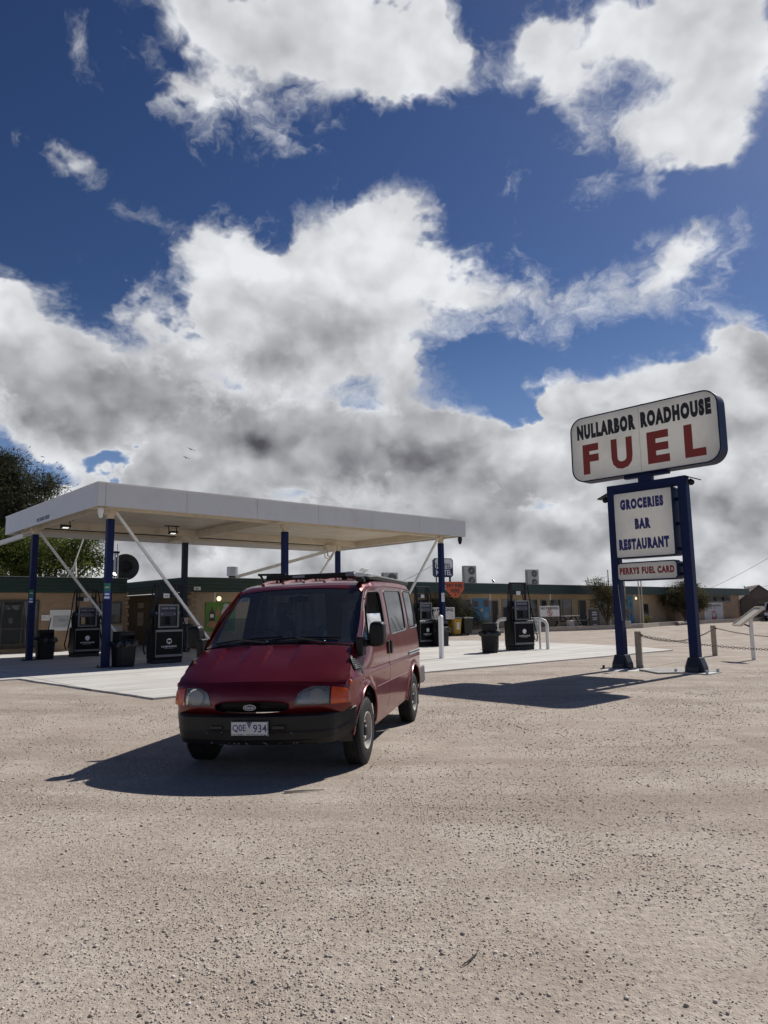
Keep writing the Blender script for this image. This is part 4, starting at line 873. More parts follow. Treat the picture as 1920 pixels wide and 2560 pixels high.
    # --- bumper
    def bump(z_prof, half, y0, yend, nm, m):
        plan = []
        for t in np.linspace(-1, 1, 61):
            k = abs(t)
            x = half * min(1, (1 - (1 - min(k / .78, 1)) ** 1.0)) if k < .78 else half + .150 * sm((k - .78) / .22)
            x = half * k / .78 if k < .78 else x
            base = y0 + .15 * (min(k / .78, 1)) ** 2
            y = base + .07 * sm((k - .66) / .16) + (yend - base - .07) * sm((k - .76) / .24) if k > .66 else base
            plan.append((math.copysign(x, t), y, k))
        vs = []; fs = []; npf = len(z_prof)
        for x, y, k in plan:
            for (off, z, ze) in z_prof:
                e = sm((k - .80) / .2); vs.append((x - math.copysign(off * .6 * sm((k - .6) / .3), x), y + off * (1 - .3 * sm((k - .7) / .3)), z + (ze - z) * e))
        for i in range(len(plan) - 1):
            for j in range(npf - 1): fs.append((i * npf + j, (i + 1) * npf + j, (i + 1) * npf + j + 1, i * npf + j + 1))
        mb = MB(); mb.add(vs, fs); o = mb.build(nm, m); o.data.shade_smooth(); o.data.set_sharp_from_angle(angle=R(32))
        so = o.modifiers.new('thickness', 'SOLIDIFY'); so.thickness = .012
        return part(o)
    bo = bump([(.13, .59, .615), (.012, .588, .622), (.0, .575, .610), (.0, .452, .52), (.010, .446, .508), (.010, .438, .50), (.006, .430, .49), (.018, .366, .42), (.030, .356, .40), (.034, .344, .395), (.036, .335, .385), (.05, .318, .36), (.12, .312, .35)], .80, -.055, .425, 'front_bumper', trim)
    mb = MB(); mb.box(-.40, .40, -.058, -.040, .448, .458); mb.box(-.36, -.24, -.056, -.03, .47, .50)
    mb.box(.26, .38, -.056, -.03, .465, .50); part(mb.build('bumper_recess', frit, bevel=.004), bo)
    mb = MB()
    for k in range(26):
        x = random.uniform(-.5, .5); z = random.choice([.335, .34, .43, .445]) + random.uniform(-.01, .01); mb.box(x, x + random.uniform(.004, .02), -.056 + x * x * .22, -.046 + x * x * .24, z, z + .005)
    part(mb.build('chipped_paint', mat('chip_grey', (.25, .24, .23), .7)), bo)
    # rear bumper
    mb = MB(); mb.box(-.93, .93, 4.60, 4.69, .42, .66); mb.box(.90, .945, 4.16, 4.69, .44, .68); mb.box(-.945, -.90, 4.16, 4.69, .44, .68)
    part(mb.build('rear_bumper', mat('grey_bumper', (.10, .10, .105), .5), bevel=.02))
    # --- plate
    mb = MB(); mb.box(-.186, .186, -.082, -.072, .412, .546)
    po = part(mb.build('number_plate', mat('plate_white', (.62, .63, .64), .4), bevel=.004)); po.location = (.045, 0, 0)
    pl = MB(); letters(pl, 'Q0E', (-.10, -.0835, .482), .135, .072, .012); letters(pl, '934', (.105, -.0835, .482), .135, .072, .012)
    pb = mat('plate_blue', (.02, .035, .16), .4)
    part(pl.build('plate_characters', pb), po, 1)
    pl = MB(); letters(pl, 'VICTORIA - THE PLACE TO BE', (0, -.0835, .4255), .335, .013, .01); part(pl.build('plate_slogan', ink_black), po, 1)
    pl = MB(); pl.add([(-.028, -.0836, .540), (.028, -.0836, .540), (0, -.0836, .480)], [(0, 1, 2)]); part(pl.build('plate_triangle', pb), po, 1)
    pl = MB()
    for x, z in ((-.008, .526), (.009, .522), (.001, .508), (.012, .534), (-.013, .535)): pl.box(x - .003, x + .003, -.0842, -.0838, z - .003, z + .003)
    part(pl.build('plate_stars', ink_white), po, 1)
    pl = MB(); pl.tube([(x, -.083, z) for x, z in rrect(-.183, .183, .415, .543, .01, 4)], .003, 4, closed=True); part(pl.build('plate_rim', ink_black), po, 1)
    # --- mirrors
    for sg in (1, -1):
        my, mz = 1.0, (1.285 if sg > 0 else 1.31); mx = 1.045 if sg > 0 else -1.02
        prof = rr_poly([(-.085, -.135), (.095, -.135), (.10, .125), (-.06, .135)], [.05, .07, .05, .06])
        mb = MB(); n = len(prof)
        for k, (sc, yy) in enumerate(((.80, -.105), (.95, -.085), (1.0, -.04), (1.0, .03), (.97, .045))):
            mb.v += [(mx + sg * px * sc, my + yy, mz + pz * sc) for px, pz in prof]
            if k: mb.f += [((k - 1) * n + i, (k - 1) * n + (i + 1) % n, k * n + (i + 1) % n, k * n + i) for i in range(n)]
        mb.f += [tuple(range(n)), tuple(4 * n + i for i in range(n))]
        mo = part(mb.build('mirror', black_plastic, smooth=50)); mo.modifiers.new('round', 'SUBSURF').render_levels = 1
        mb = MB(); mb.prism([(p[0] * sg * .86, p[1] * .86) for p in prof], 0, .004, Matrix.Translation((mx, my + .047, mz)) @ Matrix.Rotation(R(90), 4, 'X')); part(mb.build('mirror_glass', mat('mirror_glass', (.8, .8, .8), .02, metal=1)), mo)
        mb = MB(); mb.bar((mx - sg * .06, my - .0, mz - .085), (sg * .88, my - .10, mz - .105), .075, .07); mb.box(*sorted((sg * .86, sg * .935)), my - .21, my - .03, mz - .22, mz - .02)
        part(mb.build('mirror_arm', black_plastic, bevel=.018, seg=3), mo)
    # --- wipers
    for (x0, x1, dx) in ((-.12, -.72, 0), (.52, -.06, 0)):
        mb = MB(); s0 = s_wb - .015; a = Vector(F(x0, s0, .012)); m_ = Vector(F((x0 * .45 + x1 * .55), s_wb + .055, .022)); b0 = Vector(F(x0 + .16, s_wb + .075, .012)); b1 = Vector(F(x1, s_wb + .03, .012))
        mb.bar(a, m_, .016, .012); mb.tube([b0, Vector(F((x0 + x1) / 2, s_wb + .060, .012)), b1], .009, 6); mb.sphere(a, .022)
        part(mb.build('wiper', frit, smooth=True))
    # --- roof: tray, ladder loop and awning
    tray = MB(); z0 = 1.972
    tray.box(-.66, .48, 2.18, 2.215, z0, z0 + .055); tray.box(-.66, -.62, 2.18, 3.95, z0, z0 + .045); tray.box(.44, .48, 2.18, 3.95, z0, z0 + .045); tray.box(-.66, .48, 3.91, 3.95, z0, z0 + .045)
    for k in range(9): tray.box(-.62, .44, 2.32 + .18 * k, 2.38 + .18 * k, z0 + .015, z0 + .035)
    for x in (-.5, -.1, .35):
        for y in (2.3, 3.8): tray.box(x - .03, x + .03, y - .04, y + .04, 1.92, z0 + .01)
    to = part(tray.build('roof_tray', black_plastic, bevel=.006))
    mb = MB(); mb.prism([(2.16, z0 - .005), (2.15, z0 + .03), (2.19, z0 + .062), (3.3, z0 + .075), (3.34, z0)], .40, .52, Matrix(((0, 0, 1, 0), (1, 0, 0, 0), (0, 1, 0, 0), (0, 0, 0, 1))))
    part(mb.build('checker_plate', mat('checker_plate', (.30, .31, .33), .3, metal=.8, var=.4, vscale=60, bump=.5, bscale=90), bevel=.01), to)
    mb = MB(); mb.box(-.30, -.14, 2.172, 2.178, z0 + .012, z0 + .042); part(mb.build('tray_label', ink_grey), to)
    mb = MB(); mb.tube([(-.74, 2.35, 1.88), (-.76, 2.34, 1.98), (-.80, 2.33, 2.045), (-.82, 2.33, 2.055)], .016, 8); mb.bar((-.83, 2.33, 2.055), (-.46, 2.36, 2.045), .05, .028); mb.bar((-.50, 2.36, 2.04), (-.52, 2.36, 1.93), .03, .03)
    part(mb.build('roof_bar', black_plastic, bevel=.005))
    aw = MB(); pf = [(0, 0), (.13, .005), (.145, .05), (.10, .075), (.0, .06)]
    aw.v += [(.66 + px, 1.78, 1.905 + pz * .5) for px, pz in pf] + [(.66 + px, 2.15, 1.905 + pz) for px, pz in pf] + [(.64 + px, 4.45, 1.905 + pz) for px, pz in pf]
    for k in (0, 1): aw.f += [(k * 5 + i, k * 5 + (i + 1) % 5, (k + 1) * 5 + (i + 1) % 5, (k + 1) * 5 + i) for i in range(5)]
    aw.f += [tuple(range(5)), tuple(10 + i for i in range(5))]
    ao = part(aw.build('side_awning', mat('awning_black', (.02, .021, .022), .55), bevel=.006))
    mb = MB(); mb.box(.66, .74, 1.66, 1.79, 1.88, 1.93); mb.box(.70, .77, 1.62, 1.70, 1.865, 1.905); part(mb.build('awning_bracket', black_plastic, bevel=.008), ao)
    rb = MB()
    for x in (-.52, -.26, 0, .26): rb.tube([(x, y, np.interp(y, P[:, 0][:np.argmax(P[:, 0])], P[:, 1][:np.argmax(P[:, 0])]) - .012 + .012 * min(1, (y - 1.72) * 6)) for y in np.linspace(1.72, 4.1, 20)], .024, 6)
    part(rb.build('roof_ribs', red_dull, smooth=True))
    # --- wheels
    def wheel(x, y, sg, st=0.0):
        hub = thing_part('wheel', (x, y, .335)); hub.parent = root
        Mw = Matrix.Rotation(R(90) * sg, 4, 'Y')
        ty = MB(); w = .093
        prof = [(.185, -w + .015), (.20, -w), (.262, -w - .008), (.305, -w + .004), (.326, -w + .018), (.334, -w + .032)]
        for g0 in (-.045, -.015, .015, .045): prof += [(.335, g0 - .006), (.326, g0 - .004), (.326, g0 + .004), (.335, g0 + .006)]
        prof += [(.334, w - .032), (.326, w - .018), (.305, w - .004), (.262, w + .008), (.20, w), (.185, w - .015)]
        ty.lathe(prof, 56, Mw, closed=True); t_ = ty.build('tyre', rubber, smooth=30)
        t_.parent = hub
        tr = MB()
        for k in range(72):
            a = 2 * math.pi * k / 72; Mr = Mw @ Matrix.Rotation(a, 4, 'Z')
            for s2 in (-1, 1): tr.box(.3305, .3375, -.004, .006, s2 * .066 - .014, s2 * .066 + .014, Mr)
        o = tr.build('tread', rubber); o.parent = t_
        rm = MB(); rm.lathe([(.186, .086), (.184, .096), (.174, .093), (.166, .066), (.158, .030), (.152, .020), (.10, .02)], 48, Mw, cap=False)
        r_ = rm.build('rim', rimm, smooth=30); r_.parent = hub
        dk = MB(); dk.lathe([(.157, .022), (.150, .026), (.118, .052), (.085, .066), (.075, .050), (.070, .026), (.045, .024), (.001, .024)], 48, Mw); o = dk.build('rim_disc', mat('wheel_disc', (.27, .26, .235), .55, var=.25, dirt=(.10, .09, .08, .7), dscale=12), smooth=30); o.parent = r_
        sl = MB()
        for k in range(14):
            Mr = Mw @ Matrix.Rotation(2 * math.pi * k / 14, 4, 'Z') @ Matrix.Translation((.135, 0, .0385)) @ Matrix.Rotation(R(36), 4, 'Y'); sl.prism([(.024 * math.cos(t), .015 * math.sin(t)) for t in np.linspace(0, 6.283, 12, endpoint=False)], -.004, .004, Mr)
        o = sl.build('rim_slots', frit); o.parent = r_
        hb = MB(); hb.lathe([(.055, .03), (.055, .075), (.045, .088), (.001, .09)], 24, Mw)
        for k in range(5):
            a = 2 * math.pi * k / 5; hb.lathe([(.012, .03), (.012, .062), (.001, .066)], 8, Mw @ Matrix.Translation((.062 * math.cos(a) * 1.25, .062 * math.sin(a) * 1.25, 0)))
        o = hb.build('hub_cap', dark_grey, smooth=30); o.parent = hub
        hub.rotation_euler = (0, 0, st)
    def thing_part(nm, loc):
        e = bpy.data.objects.new(nm, None); COL.objects.link(e); e.location = loc; e.empty_display_size = .2; return e
    for y, st in ((.86, R(0)), (3.675, 0)):
        for sg in (1, -1): wheel(sg * .845, y, sg, st)
    for sg in (1, -1):
        mb = MB(); mb.box(*sorted((sg * .70, sg * .93)), 4.085, 4.10, .17, .46); part(mb.build('mudflap', rubber))
    # --- inside
    inn = MB(); inn.box(-.84, .84, .9, 4.4, .50, .54); inn.box(-.80, .80, .95, 1.00, .5, 1.16)
    part(inn.build('cabin_floor', dark_in))
    db = MB(); db.prism([(.84, 1.17), (.90, 1.205), (1.10, 1.235), (1.32, 1.20), (1.38, 1.08), (1.30, .85), (.9, .8)], -.80, .80, Matrix(((0, 0, 1, 0), (1, 0, 0, 0), (0, 1, 0, 0), (0, 0, 0, 1))))
    part(db.build('dashboard', mat('dash_grey', (.05, .055, .06), .6), bevel=.02))
    st = MB(); n = 28; cc = Vector((-.40, 1.42, 1.20)); up = Vector((0, .55, .83)); st.tube([cc + Vector((1, 0, 0)) * .19 * math.cos(2 * math.pi * i / n) + up * .19 * math.sin(2 * math.pi * i / n) for i in range(n)], .014, 6, closed=True); st.bar(cc - Vector((.18, 0, 0)), cc + Vector((.18, 0, 0)), .04, .03); st.bar(cc, cc + Vector((0, -.15, -.14)), .05)
    part(st.build('steering_wheel', black_plastic, smooth=True))
    for x in (-.42, .45):
        se = MB(); se.box(x - .25, x + .25, 1.62, 2.08, .80, .98); se.bar((x, 2.05, .95), (x, 2.22, 1.50), .48, .13, up=(1, 0, 0)); 
        so = se.build('seat', seat_cl, bevel=.05, seg=3); part(so)
        hr = MB(); hr.box(x - .13, x + .13, 2.20, 2.29, 1.52, 1.68); part(hr.build('headrest', seat_cl, bevel=.035, seg=3), so)
    cu = MB()
    nx = 60; vs = []
    for i in range(nx + 1):
        x = -.80 + 1.6 * i / nx; yo = 2.42 + .025 * math.sin(i * 1.35) + .012 * math.sin(i * .61)
        vs += [(x, yo, .55), (x, yo, 1.78)]
    cu.add(vs, [(2 * i, 2 * i + 2, 2 * i + 3, 2 * i + 1) for i in range(nx) if not (31 < i < 52)])
    part(cu.build('cab_curtain', cloth_in))
    rf = MB(); rf.box(-.70, .70, 1.75, 4.3, 1.80, 1.83); part(rf.build('headlining', dark_in))
    xs_, ss_ = -W(s_wt - .12) + .17, s_wt - .13
    mb = MB(); mb.add([F(xs_ - .045, ss_ - .03, -.0025), F(xs_ + .045, ss_ - .03, -.0025), F(xs_ + .045, ss_ + .03, -.0025), F(xs_ - .045, ss_ + .03, -.0025)], [(0, 1, 2, 3)]); part(mb.build('windscreen_sticker', mat('sticker_blue', (.05, .11, .17), .5)))
    mb = MB(); mb.box(-.12, .12, 1.50, 1.53, 1.66, 1.73); mb.bar((0, 1.52, 1.73), (0, 1.56, 1.80), .02); part(mb.build('rear_view_mirror', black_plastic, bevel=.01))
    return root, TILT
van, VTILT = build_van()
def van_at(x, y, z):
    q = Matrix.Rotation(-0.212, 4, 'Z') @ Matrix.Rotation(-0.022, 4, 'Y') @ Vector((x, y, z)); return q + Vector((-1.30, 6.92, 0))
# loose things inside the cab
fr = MB(); fr.prism([(0, -.06), (.012, -.06), (.012, -.045), (.03, -.04), (.02, -.01), (.024, .0), (.012, .035), (0, .065), (-.012, .035), (-.024, 0), (-.02, -.01), (-.03, -.04), (-.012, -.045), (-.012, -.06)], -.002, .002, Matrix.Rotation(R(90), 4, 'X'))
fr.tube([(0, 0, .065), (0, .01, .14)], .002, 4)
o = fr.build('air_freshener', mat('yellow_card', (.45, .42, .16), .7)); o.location = van_at(-.02, 1.40, 1.58); o.rotation_euler = (0, 0, -.2)
tag(o, 'pale yellow tree-shaped air freshener hanging behind the van windscreen', 'air freshener')
bk = MB(); bk.box(-.13, .13, -.08, .08, 0, .10); bk.tube([(.05, 0, .13), (.10, 0, .16), (.14, 0, .13)], .018, 6)
o = bk.build('basket', mat('basket_blue', (.10, .17, .20), .6, var=.3, vscale=30), bevel=.01); o.location = van_at(.30, 1.12, 1.235); o.rotation_euler = (0, 0, -.2); tag(o, 'small blue-grey basket lying on the van dashboard', 'basket')
tb = MB(); tb.prism([(-.035, 0), (.035, 0), (.04, .07), (.02, .11), (0, .085), (-.02, .11), (-.04, .07)], -.03, .03, Matrix.Rotation(R(90), 4, 'X'))
o = tb.build('plush_toy', mat('toy_cream', (.36, .34, .27), .9), bevel=.012); o.location = van_at(.0, 1.12, 1.235); o.rotation_euler = (0, 0, -.2); tag(o, 'small cream soft toy standing on the van dashboard beside the basket', 'toy')
# ------------------------------------------------------------------ fuel canopy
CA, CB = 14.8, 24.4
canopy = thing('fuel_canopy', 'white flat fuel canopy on blue steel posts over the forecourt', 'canopy', ab(CA, CB, SLAB), TH)
def cn(mb, name, m, parent=canopy, **k):
    mb.v = [(x - CA, y - CB, z - SLAB) for x, y, z in mb.v]; return mb.build(name, m, parent, **k)
fa0, fa1, fb0, fb1, fz0, fz1 = 7.15, 22.42, 19.80, 29.1, 4.55, 5.20
panel_white = mat('fascia_white', (.62, .62, .62), .4, var=.03, vscale=1.2, dirt=(.50, .46, .40, .45), dscale=1.1)
mb = MB(); e = .05
seams_a = [fa0, 7.37, 9.82, 12.28, 14.76, 17.22, 19.71, fa1]; seams_b = [fb0 + e, 22.66, 25.59, 28.5, fb1 - e]
for x0, x1 in zip(seams_a, seams_a[1:]):
    mb.box(x0 + .005, x1 - .005, fb0, fb0 + e, fz0, fz1); mb.box(x0 + .005, x1 - .005, fb1 - e, fb1, fz0, fz1)
for y0, y1 in zip(seams_b, seams_b[1:]):
    mb.box(fa0, fa0 + e, y0 + .005, y1 - .005, fz0, fz1); mb.box(fa1 - e, fa1, y0 + .005, y1 - .005, fz0, fz1)
cn(mb, 'fascia', panel_white)
mb = MB(); mb.box(fa0 + .01, fa1 - .01, fb0 + .015, fb0 + .045, fz0 + .02, fz1 - .02); mb.box(fa0 + .015, fa0 + .045, fb0 + .05, fb1 - .05, fz0 + .02, fz1 - .02); cn(mb, 'fascia_seams', dark_grey)
mb = MB(); mb.box(fa0 - .02, fa1 + .02, fb0 - .02, fb0 + .08, fz1, fz1 + .025); mb.box(fa0 - .02, fa1 + .02, fb1 - .08, fb1 + .02, fz1, fz1 + .025); mb.box(fa0 - .02, fa0 + .08, fb0 + .08, fb1 - .08, fz1, fz1 + .025); mb.box(fa1 - .08, fa1 + .02, fb0 + .08, fb1 - .08, fz1, fz1 + .025); cn(mb, 'fascia_capping', white_paint)
mb = MB(); mb.box(fa0 + .05, fa1 - .05, fb0 + .05, fb1 - .05, 4.88, 4.93); cn(mb, 'ceiling_sheet', ribbed_mat('ceiling_cream', (.70, .63, .52), .30, 1, .03, (.58, .49, .37)))
mb = MB()
for y in (21.05, 26.6): mb.box(fa0 + .06, fa1 - .06, y - .09, y + .09, 4.62, 4.88)
for x in (7.75, 13.7, 22.1): mb.box(x - .09, x + .09, fb0 + .06, 20.95, 4.60, 4.879); mb.box(x - .09, x + .09, 21.15, 26.5, 4.60, 4.879); mb.box(x - .09, x + .09, 26.7, fb1 - .06, 4.60, 4.879)
mb.box(fa0 + .052, fa1 - .052, 28.6, 28.66, 4.70, 4.82); cn(mb, 'ceiling_beams', mat('beam_cream', (.62, .54, .42), .6, var=.1, dirt=(.30, .22, .15, .6)))
mb = MB(); mb.tube([(fa0 + .2, 28.4, 4.80), (fa1 - .3, 28.4, 4.80)], .03, 6); cn(mb, 'cable_conduit', dark_grey)
POSTS = [(7.5, 26.6, 'b'), (8.0, 21.05, 'b'), (14.2, 21.05, 'b'), (22.2, 21.05, 'b'), (13.15, 26.6, 'd'), (20.95, 26.6, 'b')]
for a, b, k in POSTS:
    mb = MB(); mb.box(a - .10, a + .10, b - .10, b + .10, SLAB, 4.36); p = cn(mb, 'post', blue_faded if k == 'd' else blue_paint, bevel=.012)
    mb = MB(); mb.box(a - .20, a + .20, b - .20, b + .20, SLAB, SLAB + .02)
    for sx in (-.15, .15):
        for sy in (-.15, .15): mb.tube([(a + sx, b + sy, SLAB + .02), (a + sx, b + sy, SLAB + .07)], .018, 6)
    mb.v = [(x - CA, y - CB, z - SLAB) for x, y, z in mb.v]; q = mb.build('base_plate', dark_grey, p)
    mb = MB(); mb.box(a - .085, a + .085, b - .085, b + .085, 4.36, 4.62); mb.box(a - .16, a + .16, b - .06, b + .06, 4.48, 4.61); mb.v = [(x - CA, y - CB, z - SLAB) for x, y, z in mb.v]; mb.build('post_head', mat('beam_cream', (1, 1, 1)), p, bevel=.01)
for a0, b0, z0, a1, b1, z1 in ((8.15, 21.05, 4.58, 11.85, 21.05, SLAB), (7.62, 26.6, 4.46, 11.15, 26.6, SLAB), (22.05, 21.05, 4.58, 18.65, 21.05, SLAB), (20.85, 26.6, 4.46, 17.4, 26.6, SLAB)):
    mb = MB(); mb.bar((a0, b0, z0), (a1, b1, z1), .075, .075); cn(mb, 'brace', white_paint)
for a0, b0, z0, a1, b1, z1 in ((20.7, 26.7, 4.42, 16.9, 29.05, 3.16), (7.2, 26.8, 4.32, 4.4, 31.55, 3.17)):
    mb = MB(); mb.bar((a0, b0, z0), (a1, b1, z1), .14, .14); cn(mb, 'roof_strut', white_paint)
mb = MB(); mb.box(20.1, 20.7, 26.35, 26.6, 4.42, 4.60); mb.tube([(20.2, 26.4, 4.5), (20.2, 26.4, 4.1), (20.5, 26.5, 4.02), (20.6, 26.5, 4.3)], .03, 6); mb.tube([(20.0, 26.4, 4.42), (20.05, 26.4, 4.0), (20.4, 26.4, 3.92)], .025, 6); cn(mb, 'pipe_bracket', mat('beam_cream', (1, 1, 1)))
mb = MB(); letters(mb, 'MAX CLEARANCE 4.2 METRES', (fa0 - .004, 24.6, 4.69), 1.28, .13, .02, right=(0, -1, 0)); cn(mb, 'clearance_lettering', ink_black)
def canopy_flood(a, b, lab):
    t = thing('canopy_floodlight', lab, 'floodlight', ab(a, b, 4.60), TH, 'lit floodlights hung under the canopy')
    mb = MB(); mb.bar((-.16, 0, .28), (-.16, -.1, .02), .03); mb.bar((.16, 0, .28), (.16, -.1, .02), .03); mb.bar((-.3, 0, .27), (.3, 0, .27), .05); mb.build('bracket', dark_grey, t)
    Mx = Matrix.Translation((0, -.1, 0)) @ Matrix.Rotation(R(-14), 4, 'X'); mb = MB(); mb.box(-.16, .16, -.11, .11, -.03, .04, Mx); mb.build('lamp_body', dark_grey, t, bevel=.01)
    mb = MB(); mb.box(-.10, .10, -.06, .06, -.036, -.031, Mx); mb.build('lamp_glass', mat('flood_lit2', (.8, .8, .8), .3, emit=(1, 1, .96), estr=.9), t)
canopy_flood(8.25, 25.9, 'lit floodlight under the canopy near the left end'); canopy_flood(12.1, 25.6, 'lit floodlight under the canopy beside the middle rear post')
def dome_cam(a, b, z, m, lab, s=1.0):
    t = thing('security_camera', lab, 'security camera', ab(a, b, z), TH); mb = MB(); mb.lathe([(.05 * s, 0), (.09 * s, -.01), (.13 * s, -.05), (.13 * s, -.16), (.11 * s, -.19)], 20); mb.build('camera_housing', m, t, smooth=True); mb = MB(); mb.lathe([(.105 * s, -.18), (.10 * s, -.24), (.06 * s, -.30), (.001, -.32)], 18); mb.build('camera_dome', m if m is white_paint else black_gloss, t, smooth=True)
dome_cam(7.33, 20.02, 4.545, white_paint, 'white dome camera under the front left canopy corner', .62); dome_cam(22.25, 19.98, 4.545, dark_grey, 'dark camera under the far right canopy corner', .7)
# notices on the posts
def post_notice(a, b, z, w, h, side, lab, kind):
    t = thing('post_notice', lab, 'notice', ab(a, b, z), TH); y = -.106
    if kind == 'gb':
        mb = MB(); mb.box(-w / 2, w / 2, -.006, 0, 0, h / 2); mb.build('green_board', mat('notice_green', (.012, .16, .085), .5), t); mb = MB(); mb.box(-w / 2, w / 2, -.006, 0, -h / 2, -.001); mb.build('blue_board', mat('notice_blue', (.03, .08, .30), .5), t)
        mb = MB(); mb.box(-w * .36, w * .30, -.009, -.007, h * .20, h * .29); mb.box(-w * .36, w * .30, -.009, -.007, h * .20, h * .29); mb.box(-w * .36, w * .32, -.009, -.007, -h * .23, -h * .13); mb.box(-w * .42, w * .38, -.009, -.007, -h * .44, -h * .33); mb.build('print', ink_white, t)
    else:
        mb = MB(); mb.box(-w / 2, w / 2, -.006, 0, -h / 2, h / 2); mb.build('board', white_sign, t)
        mb = MB()
        if kind == 'red': mb.tube([(w * .33 * math.cos(q), -.009, h * .08 + w * .33 * math.sin(q)) for q in np.linspace(0, 6.283, 20, endpoint=False)], .014, 4, closed=True); mb.box(-w * .3, w * .3, -.010, -.007, h * .06, h * .12); mb.box(-w * .4, w * .4, -.010, -.007, -h * .42, -h * .32)
        else:
            for k in range(5): mb.box(-w * .36, w * .3, -.009, -.007, h * (.34 - .16 * k), h * (.39 - .16 * k))
        mb.build('print', ink_red if kind == 'red' else ink_grey, t)
post_notice(7.44, 26.49, 2.20, .15, .46, 0, 'green and blue notice on the far left canopy post', 'gb'); post_notice(7.94, 20.94, 2.22, .19, .47, 0, 'green and blue notice on the near left canopy post', 'gb')
post_notice(22.14, 20.94, 2.05, .18, .37, 0, 'white notice on the right canopy post beside the orange sign', 'w'); post_notice(13.18, 26.49, 1.25, .19, .23, 0, 'white notice with red circle low on the grey blue post', 'red')
# pay here sign
t = thing('pay_sign', 'orange arrow-shaped sign reading PAY FUEL HERE on the right canopy post', 'sign', ab(22.42, 21.05, 2.40), TH)
pts = [(.0, .32), (1.19, .34), (1.18, .0), (.76, -.36), (.50, -.36), (.02, -.02)]
mb = MB(); mb.prism(pts, -.012, .012, Matrix.Rotation(R(90), 4, 'X')); mb.build('board', mat('sign_orange', (.50, .085, .02), .5, var=.08, dirt=(.32, .06, .03, .5)), t)
mb = MB(); letters(mb, 'PAY FUEL', (.60, -.015, .165), 1.02, .17, .045, spacing=1.1); letters(mb, 'HERE', (.60, -.015, -.06), .58, .17, .045, spacing=1.1); mb.build('lettering', ink_black, t)
mb = MB(); mb.prism([(.58, -.19), (.62, -.19), (.62, -.25), (.645, -.25), (.60, -.31), (.555, -.25), (.58, -.25)], .013, .016, Matrix.Rotation(R(90), 4, 'X')); mb.build('arrow', ink_black, t)
mb = MB(); mb.box(-.14, .02, -.01, .02, .1, .16); mb.box(-.14, .04, -.01, .02, -.02, .04); mb.build('bracket', steel, t)

